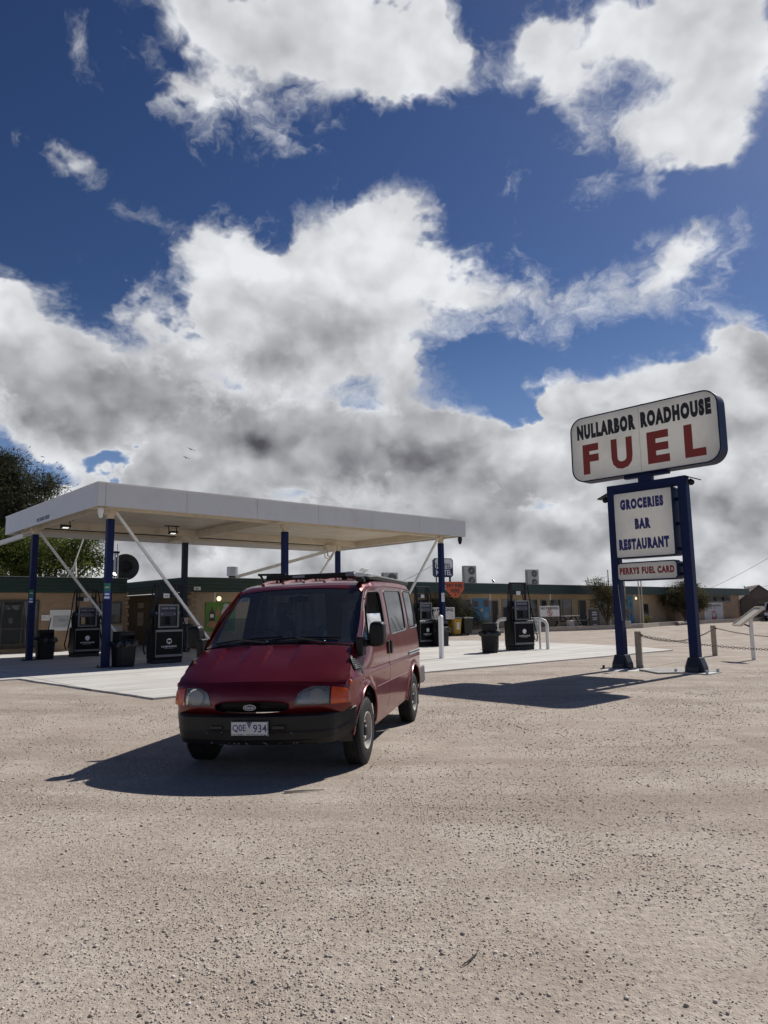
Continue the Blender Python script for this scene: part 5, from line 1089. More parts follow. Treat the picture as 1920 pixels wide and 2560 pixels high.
# ------------------------------------------------------------------ fuel pumps
def make_pump():
    t = thing('fuel_pump', 'x', 'fuel pump', (0, 0, 0), 0, 'black fuel bowsers on the forecourt')
    blk = mat('pump_black', (.005, .0055, .007), .4, spec=.2, var=.2, dirt=(.018, .018, .018, .4), dscale=3); navy_p = mat('pump_navy', (.010, .013, .024), .45, spec=.3, var=.12)
    trim_g = mat('pump_trim', (.16, .165, .18), .4, metal=.3, var=.12)
    mb = MB(); mb.box(-.46, .46, -.27, .27, 0, .13); mb.build('plinth', dark_grey, t, bevel=.02)
    mb = MB(); mb.box(-.47, .47, -.29, .29, .13, 1.06); cab = mb.build('cabinet', blk, t, bevel=.03, seg=3)
    mb = MB(); mb.box(-.44, .44, -.305, -.291, .955, 1.02); mb.box(-.44, .44, -.305, -.291, .20, .265); mb.box(-.44, -.428, -.306, -.291, .265, .955); mb.box(.428, .44, -.306, -.291, .265, .955); mb.build('panel_trim', trim_g, cab)
    mb = MB(); mb.box(-.424, .424, -.300, -.2905, .267, .953); pn = mb.build('front_panel', black_gloss, cab)
    mb = MB(); mb.lathe([(.085, 0), (.085, .004), (.001, .004)], 26, Matrix.Translation((0, -.3005, .67)) @ Matrix.Rotation(R(90), 4, 'X')); lg = mb.build('emblem', ink_white, cab)
    mb = MB(); mb.prism([(-.075, -.005), (-.05, .03), (.0, .042), (.05, .03), (.075, .0), (.055, -.03), (.045, -.07), (.03, -.07), (.03, -.03), (-.02, -.03), (-.03, -.07), (-.045, -.07), (-.045, -.03)], .004, .007, Matrix.Translation((0, -.3005, .675)) @ Matrix.Rotation(R(90), 4, 'X')); mb.build('emblem_animal', ink_black, lg)
    mb = MB(); letters(mb, 'NULLARBOR ROADHOUSE', (0, -.302, .51), .50, .052, .02); letters(mb, 'FUEL BAR MEALS', (0, -.302, .455), .30, .018); mb.build('lettering', ink_white, cab)
    # head with a display and an open hand-through
    mb = MB(); Y0, Y1 = -.19, .19
    mb.box(-.31, .31, Y0, Y1, 1.42, 1.78); mb.box(-.31, .31, Y0, Y1, 1.06, 1.14); mb.box(-.31, -.21, Y0, Y1, 1.14, 1.42); mb.box(.06, .31, Y0, Y1, 1.14, 1.42); hd = mb.build('head', navy_p, t)
    mb = MB()
    for x0, x1, z0, z1 in ((-.34, -.285, 1.08, 1.80), (.285, .34, 1.08, 1.80), (-.285, .285, 1.745, 1.80), (-.285, .285, 1.08, 1.125)): mb.box(x0, x1, -.235, -.191, z0, z1)
    mb.build('head_frame', trim_g, hd, bevel=.006)
    mb = MB(); mb.box(-.26, .26, -.205, -.191, 1.62, 1.73); mb.box(-.26, .26, -.203, -.191, 1.44, 1.58); mb.build('display', mat('display_glass', (.03, .04, .07), .12), hd)
    for x0, x1, z0, z1 in ((-.24, -.18, 1.47, 1.53), (.18, .22, 1.47, 1.53), (-.23, -.02, 1.65, 1.70), (.02, .23, 1.65, 1.70)): mb = MB(); mb.box(x0, x1, -.208, -.2055, z0, z1); mb.build('price_label', mat('lcd_grey', (.13, .15, .19), .4), hd)
    mb = MB(); mb.box(-.285, .285, -.22, -.192, 1.126, 1.17); mb.build('drip_tray', dark_grey, hd)
    for sx in (-1, 1):
        mb = MB(); mb.prism([(0, 1.06), (.13, 1.06), (.13, 1.50), (.10, 1.62), (0, 1.62)], -.17, .17, Matrix.Rotation(R(90), 4, 'X') @ Matrix.Scale(sx, 4, (1, 0, 0)) @ Matrix.Translation((.312, 0, 0)))
        hs = mb.build('nozzle_holster', blk, t, bevel=.015)
        mb = MB(); mb.box(*sorted((sx * .345, sx * .40)), -.175, -.171, 1.50, 1.57); mb.build('grade_label', mat('lcd_grey', (1, 1, 1)), hs)
        mb = MB(); mb.bar((sx * .47, -.05, 1.18), (sx * .50, -.08, 1.42), .05, .07); mb.bar((sx * .49, -.07, 1.40), (sx * .49, -.22, 1.48), .03, .05); mb.tube([(sx * .47, -.05, 1.2), (sx * .47, -.10, 1.05)], .022, 6); mb.build('nozzle', black_plastic, hs)
        mb = MB(); mb.tube([(sx * .36, .0, 2.40), (sx * .43, -.02, 2.36), (sx * .47, -.04, 2.1), (sx * .54, -.06, 1.5), (sx * .68, -.10, .75), (sx * .745, -.12, .46), (sx * .70, -.13, .30), (sx * .61, -.12, .36), (sx * .545, -.10, .8), (sx * .475, -.07, 1.16)], .022, 8); mb.build('hose', rubber, t, smooth=True)
        mb = MB(); mb.tube([(sx * .30, .04, 2.40), (sx * .24, .04, 2.38), (sx * .22, .03, 2.1), (sx * .27, .02, 1.78)], .018, 6); mb.build('hose_retractor', dark_grey, t, smooth=True)
    mb = MB(); mb.box(-.37, -.31, -.04, .04, 1.62, 2.46); mb.box(.31, .37, -.04, .04, 1.62, 2.46); mb.box(-.39, .39, -.045, .045, 2.40, 2.47); fr = mb.build('hose_frame', dark_grey, t, bevel=.012)
    mb = MB(); mb.box(-.31, .31, -.03, .03, 2.02, 2.17); mb.build('sign_bar', navy_p, fr); mb = MB(); mb.box(-.10, .10, -.035, -.031, 2.0, 2.14); lb = mb.build('sign_label', white_sign, fr); mb = MB(); mb.box(-.07, .07, -.038, -.036, 2.06, 2.08); mb.box(-.05, .05, -.038, -.036, 2.03, 2.045); mb.build('label_print', ink_grey, lb)
    return t
pump = make_pump()
SPOTS = [(9.95, 21.35, 0, 'near left black bowser with white emblem between the blue post and the van'), (9.55, 27.2, 0, 'far left black bowser in front of the framed whale notice'), (21.35, 21.4, 0, 'black bowser half hidden behind the rear of the van'), (21.55, 16.55, R(-14), 'black bowser standing clear at the right end of the concrete')]
for i, (a, b, rz, lab) in enumerate(SPOTS):
    if i == 0: pump.location = ab(a, b, SLAB); pump.rotation_euler = (0, 0, TH); pump['label'] = lab
    else: dup(pump, ab(a, b, SLAB), TH + rz, lab)
# ------------------------------------------------------------------ rubbish bins
def make_bin():
    t = thing('rubbish_bin', 'x', 'rubbish bin', (0, 0, 0), 0, 'black hooded rubbish bins beside the bowsers')
    m = mat('bin_black', (.008, .0085, .010), .55, spec=.3, var=.2, dirt=(.022, .022, .022, .4), dscale=3); bag = mat('bag_black', (.006, .006, .007), .32)
    def ring(w, z, c): h = w / 2; return [(-h + c, -h), (h - c, -h), (h, -h + c), (h, h - c), (h - c, h), (-h + c, h), (-h, h - c), (-h, -h + c)]
    mb = MB()
    lv = [(.50, 0), (.52, .05), (.575, .62)]
    for k, (w, z) in enumerate(lv): mb.v += [(x, y, z) for x, y in ring(w, z, .09)]
    for k in range(2): mb.f += [(k * 8 + i, k * 8 + (i + 1) % 8, (k + 1) * 8 + (i + 1) % 8, (k + 1) * 8 + i) for i in range(8)]
    mb.f += [tuple(range(8))]; mb.build('bin_body', m, t)
    mb = MB(); n = 40
    for k, (rr, z) in enumerate(((.30, .60), (.345, .585), (.36, .66), (.335, .73), (.28, .74))):
        for i in range(n):
            a = 6.283 * i / n; q = 1 + .05 * math.sin(i * 2.9 + k) + .03 * math.sin(i * 1.3 + 2 * k); sq = 1 / max(abs(math.cos(a)), abs(math.sin(a))) ; sq = min(sq, 1.16)
            mb.v.append((rr * sq * q * math.cos(a), rr * sq * q * math.sin(a), z + .02 * math.sin(i * 1.9 + k)))
    for k in range(4): mb.f += [(k * n + i, k * n + (i + 1) % n, (k + 1) * n + (i + 1) % n, (k + 1) * n + i) for i in range(n)]
    mb.build('bin_bag', bag, t, smooth=True)
    mb = MB(); MY = Matrix(((0, 0, 1, 0), (1, 0, 0, 0), (0, 1, 0, 0), (0, 0, 0, 1)))
    mb.box(-.235, .235, -.20, .20, .70, .74); mb.box(-.235, -.215, -.24, .24, .74, .99); mb.box(.215, .235, -.24, .24, .74, .99); mb.box(-.235, .235, -.245, .245, .99, 1.015); mb.box(-.214, .214, -.02, .02, .74, .989); mb.box(-.214, .214, -.245, -.225, .90, .989); mb.box(-.214, .214, .225, .245, .90, .989)
    mb.prism([(-.21, .74), (-.30, .66), (-.29, .70), (-.24, .80)], -.21, .21, MY); mb.build('bin_hood', m, t, bevel=.008)
    return t
bin0 = make_bin()
for i, (a, b, rz, lab) in enumerate([(8.45, 20.85, R(4), 'black hooded bin at the foot of the near left canopy post'), (8.05, 26.75, R(-6), 'black hooded bin at the foot of the far left canopy post'), (21.85, 20.85, R(8), 'black hooded bin behind the white bollard and right canopy post'), (19.5, 16.25, R(33), 'black hooded bin standing alone left of the right bowser')]):
    if i == 0: bin0.location = ab(a, b, SLAB); bin0.rotation_euler = (0, 0, TH + rz); bin0['label'] = lab
    else: dup(bin0, ab(a, b, SLAB), TH + rz, lab)
t = thing('squeegee', 'thin dark squeegee handle standing in the far left bin', 'squeegee', ab(8.1, 26.75, SLAB + .8), TH); mb = MB(); mb.tube([(0, 0, 0), (.12, .05, .62)], .016, 6); mb.build('handle', ink_black, t); mb = MB(); mb.bar((-.10, 0, .0), (.10, 0, .0), .05); mb.build('squeegee_head', rubber, t)
def wheelie(a, b, rz, body, lid, lab, note=False):
    t = thing('wheelie_bin', lab, 'wheelie bin', ab(a, b, 0 if b < 30 and a > 27 else SLAB), TH + rz, 'wheelie bins')
    mb = MB(); lv = [(.23, .26, .09), (.25, .28, .15), (.29, .35, .98)]
    for w, d, z in lv: mb.v += [(-w, -d, z), (w, -d, z), (w, d, z), (-w, d, z)]
    for k in range(2): mb.f += [(k * 4 + i, k * 4 + (i + 1) % 4, (k + 1) * 4 + (i + 1) % 4, (k + 1) * 4 + i) for i in range(4)]
    mb.f += [(3, 2, 1, 0)]; mb.box(-.305, .305, -.365, .365, .94, .985); mb.build('bin_body', body, t, bevel=.02)
    mb = MB(); mb.prism([(-.40, .99), (.38, .99), (.36, 1.05), (.1, 1.09), (-.36, 1.04)], -.31, .31, Matrix(((0, 0, 1, 0), (1, 0, 0, 0), (0, 1, 0, 0), (0, 0, 0, 1)))); mb.build('bin_lid', lid, t, bevel=.015)
    mb = MB(); mb.tube([(-.28, .42, .96), (.28, .42, .96)], .016, 6); mb.bar((-.26, .36, .96), (-.26, .43, .96), .03); mb.bar((.26, .36, .96), (.26, .43, .96), .03); mb.build('bin_handle', lid, t)
    for sx in (-1, 1): mb = MB(); mb.lathe([(.10, -.025), (.10, .025), (.001, .025)], 20, Matrix.Translation((sx * .25, .27, .10)) @ Matrix.Rotation(R(90), 4, 'Y')); mb.build('wheel', rubber, t)
    if note: mb = MB(); mb.add([(-.02, -.312, .36), (.16, -.312, .36), (.17, -.345, .78), (-.02, -.345, .78)], [(0, 1, 2, 3)]); mb.build('bin_notice', white_sign, t)
yel = mat('bin_yellow', (.50, .30, .012), .5, var=.08); dkg = mat('bin_green_black', (.020, .028, .024), .5, var=.15)
wheelie(31.35, 28.75, R(-25), yel, mat('bin_lid_black', (.015, .016, .017), .5), 'yellow wheelie bin with black lid and white notice beside the blue post', True)
wheelie(32.1, 28.55, R(-20), dkg, dkg, 'dark green wheelie bin beside the yellow one')
wheelie(12.9, 27.9, R(-30), yel, mat('bin_lid_black', (1, 1, 1)), 'yellow wheelie bin behind the hoses of the near left bowser')
wheelie(13.7, 27.6, R(-20), mat('bin_grey', (.10, .095, .09), .5), dkg, 'grey wheelie bin behind the left van mirror')
# bollard, guard rail and box
t = thing('bollard', 'white square steel bollard standing beside the rear of the van', 'bollard', ab(16.43, 15.66, SLAB), TH + R(10)); mb = MB(); mb.box(-.06, .06, -.06, .06, 0, 1.30); mb.build('shaft', white_paint, t, bevel=.012); mb = MB(); mb.add([(-.06, -.06, 1.301), (.06, -.06, 1.301), (.06, .06, 1.301), (-.06, .06, 1.301), (0, 0, 1.35)], [(0, 1, 4), (1, 2, 4), (2, 3, 4), (3, 0, 4), (3, 2, 1, 0)]); mb.build('cap', white_paint, t)
t = thing('guard_rail', 'white bent pipe guard rail beside the right bowser', 'guard rail', ab(22.3, 15.85, SLAB), TH)
mb = MB(); mb.tube([(0, 0, 0), (0, 0, .90), (-.02, .06, 1.02), (-.06, .18, 1.08), (-.10, .34, 1.10), (-.45, 1.7, 1.10), (-.49, 1.86, 1.06), (-.51, 1.94, .95), (-.52, 1.95, 0)], .062, 12); mb.build('rail', white_paint, t, smooth=True)
mb = MB(); mb.tube([(-.07, .28, 0), (-.07, .28, 1.05)], .04, 10); mb.tube([(-.10, .35, .62), (-.45, 1.65, .62)], .04, 8); mb.build('inner_rail', white_paint, t, smooth=True)
t = thing('grey_box', 'light grey flat box hanging on the guard rail beside the right bowser', 'box', ab(22.28, 16.35, SLAB + .80), TH + R(-38)); mb = MB(); mb.box(-.24, .20, -.03, .03, -.26, .26); mb.build('box_body', mat('box_grey', (.36, .37, .37), .5), t, bevel=.01); mb = MB(); mb.box(-.2, .16, -.036, -.031, .10, .14); mb.build('box_label', ink_white, t)
def no_parking(a, b, rz, lab, z0=0.0):
    t = thing('no_parking_sign', lab, 'sign', ab(a, b, z0), TH + rz, 'no parking signs')
    mb = MB(); mb.box(-.86, .86, -.02, .0, .97, 1.66); bd = mb.build('board', white_sign, t, bevel=.004)
    mb = MB(); letters(mb, 'NO PARKING', (0, -.023, 1.51), 1.55, .18, .035); mb.build('lettering', ink_black, t)
    mb = MB(); mb.tube([(.20 * math.cos(q), -.024, 1.21 + .20 * math.sin(q)) for q in np.linspace(0, 6.283, 28, endpoint=False)], .022, 4, closed=True); mb.bar((-.13, -.024, 1.34), (.13, -.024, 1.08), .04, .01); letters(mb, 'R', (0, -.0225, 1.21), .16, .24, .03); mb.build('no_parking_symbol', mat('symbol_red', (.36, .03, .03), .5), t)
    mb = MB(); mb.box(-.80, -.73, .0, .06, 0, 1.62); mb.box(.76, .83, .0, .06, 0, 1.62); mb.build('posts', mat('post_grey', (.17, .16, .15), .6), t)
no_parking(30.25, 28.75, R(-18), 'white NO PARKING sign partly behind the right canopy post'); no_parking(39.9, 28.1, R(-12), 'white NO PARKING sign behind the right bowser')
# ------------------------------------------------------------------ roadside sign
sign = thing('roadside_sign', 'tall blue and white roadside sign reading FUEL, GROCERIES, BAR and RESTAURANT', 'sign', (6.56, 17.54, 0), R(-46.6))
acr = face_mat('sign_acrylic', (.80, .79, .745), .44); shell_m = mat('sign_blue', (.0045, .011, .046), .5, var=.15, spec=.22)
RX = Matrix.Rotation(R(90), 4, 'X')
for x in (-.925, .925):
    mb = MB(); mb.box(x - .105, x + .105, -.105, .105, .02, 4.64); p = mb.build('post', blue_paint, sign, bevel=.01)
    mb = MB(); mb.prism([(x - .23, .0), (x + .23, .0), (x + .22, .14), (x + .14, .36), (x - .14, .36), (x - .22, .14)], -.125, .125, RX); mb.prism([(-.22, .0), (.22, .0), (.21, .14), (.125, .34), (-.125, .34), (-.21, .14)], x - .12, x + .12, Matrix(((0, 0, 1, 0), (1, 0, 0, 0), (0, 1, 0, 0), (0, 0, 0, 1)))); f = mb.build('post_foot', mat('foot_dark', (.018, .024, .04), .5, var=.2), p, bevel=.008)
    mb = MB(); mb.box(x - .42, x + .42, -.36, .36, .0, .025)
    for sx in (-.36, .36):
        for sy in (-.30, .30): mb.tube([(x + sx, sy, .025), (x + sx, sy, .10)], .03, 6)
    mb.build('base_plate', steel if x > 0 else dark_grey, p)
mb = MB(); mb.box(-.819, .819, -.10, .10, 4.43, 4.637); mb.box(-.17, .17, -.09, .09, 4.638, 4.86); mb.box(-.55, .60, -.08, .08, 4.76, 4.829); mb.build('cross_beam', blue_paint, sign, bevel=.008)
def cabinet(name, x0, x1, z0, z1, y0, y1, r, rim, seam=False):
    e = .03
    outer = rrect(x0, x1, z0, z1, r, 10); inner = rrect(x0 + e, x1 - e, z0 + e, z1 - e, max(r - e, .02), 10); n = len(outer)
    mb = MB(); mb.v = [(x, y0, z) for x, z in outer] + [(x, y1, z) for x, z in outer] + [(x, y0, z) for x, z in inner] + [(x, y1, z) for x, z in inner]
    for i in range(n):
        j = (i + 1) % n; mb.f += [(i, j, n + j, n + i), (i, 2 * n + i, 2 * n + j, j), (n + i, n + j, 3 * n + j, 3 * n + i), (2 * n + i, 3 * n + i, 3 * n + j, 2 * n + j)]
    c = mb.build(name, shell_m, sign, smooth=40)
    for k, y in enumerate((y0 + .012, y1 - .012)):
        f = MB(); f.v = [(x, y, z) for x, z in inner]; f.f = [tuple(range(n))]; q = f.build('sign_face', acr, c)
    return c
top = cabinet('fuel_panel', -1.95, 1.95, 4.83, 6.57, -.20, .20, .36, .03)
mid = cabinet('services_panel', -.815, .74, 2.74, 4.41, -.22, .14, .06, .03)
low = cabinet('card_panel', -.815, .75, 2.18, 2.64, -.22, .14, .10, .03)
mb = MB(); letters(mb, 'NULLARBOR', (-.92, -.1905, 6.17), 1.66, .41, .085, spacing=1.27); mb.build('name_lettering', ink_black, top); mb = MB(); letters(mb, 'ROADHOUSE', (.92, -.1905, 6.17), 1.74, .41, .085, spacing=1.27); mb.build('name_lettering', ink_black, top)
red_ink = mat('sign_red', (.235, .022, .012), .5)
mb = MB()
for ch, x, w in (('F', -1.38, .46), ('U', -.50, .58), ('E', .46, .56), ('L', 1.36, .50)): letters(mb, ch, (x, -.1905, 5.42), w, .80, .05)
mb.build('fuel_lettering', red_ink, top)
mb = MB(); mb.box(-.004, .004, -.191, -.1885, 4.87, 6.53); mb.build('face_seam', mat('seam_shade', (.35, .34, .32), .6), top)
mb = MB(); mb.tube([(.03 * math.cos(q), 0, 6.60 + .03 * math.sin(q)) for q in np.linspace(0, 6.283, 14, endpoint=False)], .01, 5, closed=True); mb.build('lifting_eye', shell_m, top)
mb = MB(); letters(mb, 'GROCERIES', (-.06, -.2105, 4.09), 1.13, .27, .085, spacing=1.26); mb.build('services_lettering', ink_blue, mid); mb = MB(); letters(mb, 'BAR', (-.055, -.2105, 3.58), .41, .27, .085, spacing=1.26); mb.build('services_lettering', ink_blue, mid); mb = MB(); letters(mb, 'RESTAURANT', (-.065, -.2105, 3.085), 1.30, .28, .085, spacing=1.26); mb.build('services_lettering', ink_blue, mid)
mb = MB(); letters(mb, 'PERRYS FUEL CARD', (-.04, -.2105, 2.425), 1.40, .175, .07, spacing=1.22); mb.build('card_lettering', ink_red, low)
for z, x0 in ((2.9, .741), (3.5, .741), (4.1, .741), (2.3, .751), (2.52, .751)): mb = MB(); mb.box(x0, .819, -.05, .05, z - .035, z + .035); mb.build('panel_bracket', shell_m, sign)
for sx, zz in ((-1, 4.40), (1, 4.56)):
    mb = MB(); mb.box(-.16, .16, -.10, .10, -.012, .012, Matrix.Translation((sx * 1.17, 0, zz)) @ Matrix.Rotation(R(22 * sx), 4, 'Y')); sp = mb.build('solar_light', black_plastic, sign); mb = MB(); mb.sphere(Vector((sx * 1.13, -.02, zz - .10)), .075); mb.tube([(sx * 1.06, 0, zz - .05), (sx * 1.13, -.02, zz - .02)], .02, 6); mb.build('light_head', black_plastic, sp, smooth=True)
mb = MB(); mb.box(-.70, -.58, -.17, -.107, 1.05, 1.20); mb.tube([(-.80, -.12, 1.2), (-.83, -.13, 1.7), (-.86, -.12, 2.1)], .008, 5); mb.build('junction_box', mat('box_cream', (.45, .42, .34), .5), sign, bevel=.01)
def mound(name, loc, rx, ry, h, m, lab, cat):
    mb = MB(); n = 26; mb.v = [(0, 0, h)]
    for k, f in enumerate((.4, .75, 1.0)):
        for i in range(n): a = 6.283 * i / n; q = f * (1 + .12 * math.sin(3 * a + 1) + .08 * math.sin(7 * a)); mb.v.append((rx * q * math.cos(a), ry * q * math.sin(a), h * (.85, .5, -.1)[k]))
    mb.f = [(0, 1 + i, 1 + (i + 1) % n) for i in range(n)] + [(1 + k * n + i, 1 + (k + 1) * n + i, 1 + (k + 1) * n + (i + 1) % n, 1 + k * n + (i + 1) % n) for k in range(2) for i in range(n)]
    o = mb.build(name, m, smooth=True); o.location = loc; return tag(o, lab, cat)
mound('concrete_footing', (5.94, 18.05, 0), .62, .50, .035, mat('pale_footing', (.58, .56, .52), .9, var=.15), 'pale rough concrete footing under the left sign post', 'footing')
t = MB(); t.box(-.75, .75, -.5, .5, .0, .03); o = t.build('ground_plate', mat('plate_grey', (.26, .25, .24), .6, var=.15)); o.location = (6.95, 17.3, .004); o.rotation_euler = (0, 0, R(5)); tag(o, 'flat grey cover plate on the ground behind the right sign post', 'cover plate')

# ------------------------------------------------------------------ posts and chain
timber = mat('grey_timber', (.34, .285, .225), .85, var=.2, vscale=7, bump=.3, bscale=25)
PP = [((6.35, 18.21), 'grey timber post with chain beside the left sign post'), ((10.2, 22.5), 'grey timber post with chain behind the right sign post'), ((12.7, 15.5), 'grey timber chain post right of the big sign'), ((16.6, 25.2), 'grey timber chain post far right beyond the lectern')]
for i, ((x, y), lab) in enumerate(PP):
    if i > 1: continue
    t = thing('timber_post', lab, 'post', (x, y, 0), TH + R(20), 'timber chain posts')
    mb = MB(); mb.box(-.075, .075, -.075, .075, -.05, .93); mb.build('post_shaft', timber, t, bevel=.01)
    mb = MB(); mb.tube([(-.12, -.078, .84), (.12, -.078, .84)], .02, 6); mb.sphere(Vector((0, -.08, .84)), .028); mb.build('chain_eye', rubber, t)
chain_m = mat('rusty_chain', (.075, .058, .045), .55, metal=.4, var=.3)
def chain(p, q, sag, lab, size=.058):
    p, q = Vector(p), Vector(q); L = (q - p).length; n = int(L / (size * .78)); mb = MB()
    f = lambda t: p.lerp(q, t) - Vector((0, 0, sag * 4 * t * (1 - t)))
    for i in range(n):
        a, b = f(i / n), f((i + 1) / n); c = (a + b) / 2; T_ = (b - a).normalized(); U = T_.cross(Vector((0, 0, 1))).normalized(); V = U.cross(T_)
        if i % 2: U = V
        pts = [c + T_ * (size * .5 * math.copysign(abs(math.cos(k)) ** .7, math.cos(k))) + U * size * .30 * math.sin(k) for k in np.linspace(0, 6.283, 10, endpoint=False)]
        mb.tube(pts, size * .10, 4, closed=True)
    return tag(mb.build('chain', chain_m), lab, 'chain')
chain((6.35, 18.13, .84), (10.2, 22.42, .84), .26, 'rusty chain hung between the two timber posts by the sign')
chain((6.38, 18.13, .83), (12.7, 15.5, .80), .33, 'large rusty chain running right from the left timber post in front of the sign', .075)
chain((10.25, 22.42, .84), (16.6, 25.2, .84), .36, 'rusty chain running right from the far timber post behind the lectern')
# lectern
t = thing('information_lectern', 'cream sloping information board on a white post right of the big sign', 'information board', (10.41, 20.57, 0), R(-6))
mb = MB(); mb.box(-.045, .045, -.045, .045, 0, 1.18); mb.build('post', white_paint, t, bevel=.008)
Ml = Matrix.Translation((-.06, 0, 1.22)) @ Matrix.Rotation(R(-36), 4, 'Y')
mb = MB(); mb.box(-.40, .40, -.30, .30, -.02, .0, Ml); bd = mb.build('board', mat('board_cream', (.52, .48, .41), .6, var=.12), t, bevel=.004)
mb = MB(); mb.box(-.42, -.40, -.32, .32, -.04, .03, Ml); mb.box(.40, .42, -.32, .32, -.04, .03, Ml); mb.box(-.40, .40, -.32, -.30, -.04, .03, Ml); mb.box(-.40, .40, .30, .32, -.04, .03, Ml); mb.build('board_frame', cream_paint, bd)
mb = MB(); mb.bar((0, 0, .92), (-.26, 0, 1.03), .04); mb.build('strut', dark_grey, t)
# flagpoles
def onb(px, py, b):
    d = _r * ((px - 960) / FOC) - _u * ((py - 1280) / FOC) + _f; k = (b - 0) / d.dot(E2); return Vector((0, 0, CAM_H)) + d * k
for px_, hh, b_, lab in ((1527, 4.15, 28.0, 'cream flagpole leftmost of the four in front of the shops'), (1567, 4.6, 28.1, 'cream flagpole just right of the left sign post'), (1602, 4.6, 28.0, 'cream flagpole left of the closest pair by the round bush'), (1609, 4.3, 26.6, 'cream flagpole nearest the round bush, right of the closest pair')):
    p = onb(px_, 1562, b_); t = thing('flagpole', lab, 'flagpole', (p.x, p.y, 0), TH, 'flagpoles in front of the shops'); mb = MB(); mb.tube([(0, 0, 0), (0, 0, hh)], [.055, .038], 8); mb.build('pole', mat('pole_cream', (.50, .45, .36), .5), t, smooth=True); mb = MB(); mb.sphere(Vector((0, 0, hh + .03)), .055); mb.build('finial', mat('pole_cream', (1, 1, 1)), t, smooth=True)
# black sandwich board
p = onb(1487, 1566, 27.0); t = thing('sandwich_board', 'black standing board with white lettering in front of the shops', 'sign', (p.x, p.y, 0), TH + R(-8))
mb = MB(); mb.box(-.52, .52, -.03, .03, .12, 1.42); mb.build('board', ink_black, t, bevel=.01); mb = MB(); mb.bar((-.50, 0, .8), (-.62, .5, 0), .05); mb.bar((.50, 0, .8), (.62, .5, 0), .05); mb.bar((-.5, 0, .2), (-.5, 0, 0), .05); mb.bar((.5, 0, .2), (.5, 0, 0), .05); mb.build('board_legs', black_plastic, t)
mb = MB()
for z, w, hh in ((1.18, .5, .10), (1.03, .5, .10), (.82, .46, .07), (.70, .42, .07), (.36, .44, .06), (.27, .46, .06)): mb.box(-w / 2, w / 2, -.036, -.031, z - hh / 2, z + hh / 2)
mb.build('board_lines', ink_grey, t)
# picnic table and utility box by the shops
t = thing('picnic_table', 'pale topped picnic table behind the right NO PARKING sign', 'table', ab(43.2, 28.9, .20), TH); mb = MB(); mb.box(-.95, .95, -.35, .35, .72, .77); mb.build('tabletop', mat('table_pale', (.42, .40, .37), .6), t, bevel=.01); mb = MB(); mb.box(-.95, .95, -.85, -.58, .42, .46); mb.build('bench_seat', mat('table_pale', (1, 1, 1)), t); mb = MB(); mb.box(-.95, .95, .58, .85, .42, .46); mb.build('bench_seat', mat('table_pale', (1, 1, 1)), t)
for x in (-.65, .65): mb = MB(); mb.bar((x, -.7, 0), (x, -.1, .72), .06); mb.bar((x, .7, 0), (x, .1, .72), .06); mb.bar((x, -.75, .40), (x, .75, .40), .06); mb.build('leg_frame', dark_grey, t)
p = onb(1426, 1567, 27.6); t = thing('utility_box', 'small grey white box on the kerb below the small tree', 'utility box', (p.x, p.y, .2), TH); mb = MB(); mb.box(-.25, .25, -.15, .15, 0, .48); mb.build('box_body', mat('box_grey', (1, 1, 1)), t, bevel=.02); mb = MB(); mb.tube([(-.05 + .14 * math.cos(q), -.16, .25 + .14 * math.sin(q)) for q in np.linspace(0, 6.283, 16, endpoint=False)], .012, 4, closed=True); mb.build('box_grille', dark_grey, t)
# ------------------------------------------------------------------ timber shed, fence and car at the far right
sx, sy = 39.1, 75.0
shed = thing('timber_shed', 'grey weathered timber shed with gable roof at the far right', 'shed', (sx, sy, 0), R(-18))
plank = ribbed_mat('shed_planks', (.17, .145, .12), .16, 3, .012, (.11, .092, .078), .9); GW, EZ, RZ, DP = 3.6, 2.05, 3.45, 7.0
mb = MB(); mb.prism([(-GW / 2, 0), (GW / 2, 0), (GW / 2, EZ), (0, RZ), (-GW / 2, EZ)], -DP, 0, Matrix.Rotation(R(90), 4, 'X')); mb.build('walls', plank, shed)
mb = MB()
for s in (-1, 1): mb.add([(0, -.25, RZ + .06), (s * (GW / 2 + .3), -.25, EZ - .17), (s * (GW / 2 + .3), DP + .2, EZ - .17), (0, DP + .2, RZ + .06), (0, -.25, RZ + .14), (s * (GW / 2 + .3), -.25, EZ - .09), (s * (GW / 2 + .3), DP + .2, EZ - .09), (0, DP + .2, RZ + .14)], [(0, 1, 2, 3), (4, 7, 6, 5), (0, 4, 5, 1), (1, 5, 6, 2), (2, 6, 7, 3)])
mb.build('roof', ribbed_mat('shed_roof', (.17, .14, .12), .2, 1, .02, (.11, .085, .07), .8), shed)
mb = MB(); mb.box(-.25, 1.15, -.05, -.005, 0, 1.92); dd = mb.build('door', ribbed_mat('shed_door', (.14, .118, .098), .14, 0, .01), shed); mb = MB(); mb.box(-.20, 1.1, -.08, -.051, .3, .40); mb.box(-.20, 1.1, -.08, -.051, 1.5, 1.6); mb.build('door_rails', mat('rail_dark', (.05, .042, .035), .9), dd)
mb = MB(); mb.box(-GW / 2, GW / 2, -.06, -.006, EZ - .06, EZ + .06); mb.build('gable_beam', mat('beam_brown', (.14, .10, .075), .85), shed)
t = thing('dark_fence', 'dark fence in the gap between the roadhouse end and the shed', 'fence', ab(77.5, 33, 0), TH); mb = MB(); mb.box(-4, 4, -.03, .03, .1, 1.05); mb.box(-4, 4, -.03, .03, 1.10, 1.62); mb.build('fence_panel', mat('fence_dark', (.05, .05, .047), .7), t)
for k in range(5): mb = MB(); mb.box(-4 + 2 * k - .05, -4 + 2 * k + .05, -.09, -.031, 0, 2.1); mb.build('fence_post', mat('fence_dark', (1, 1, 1)), t)
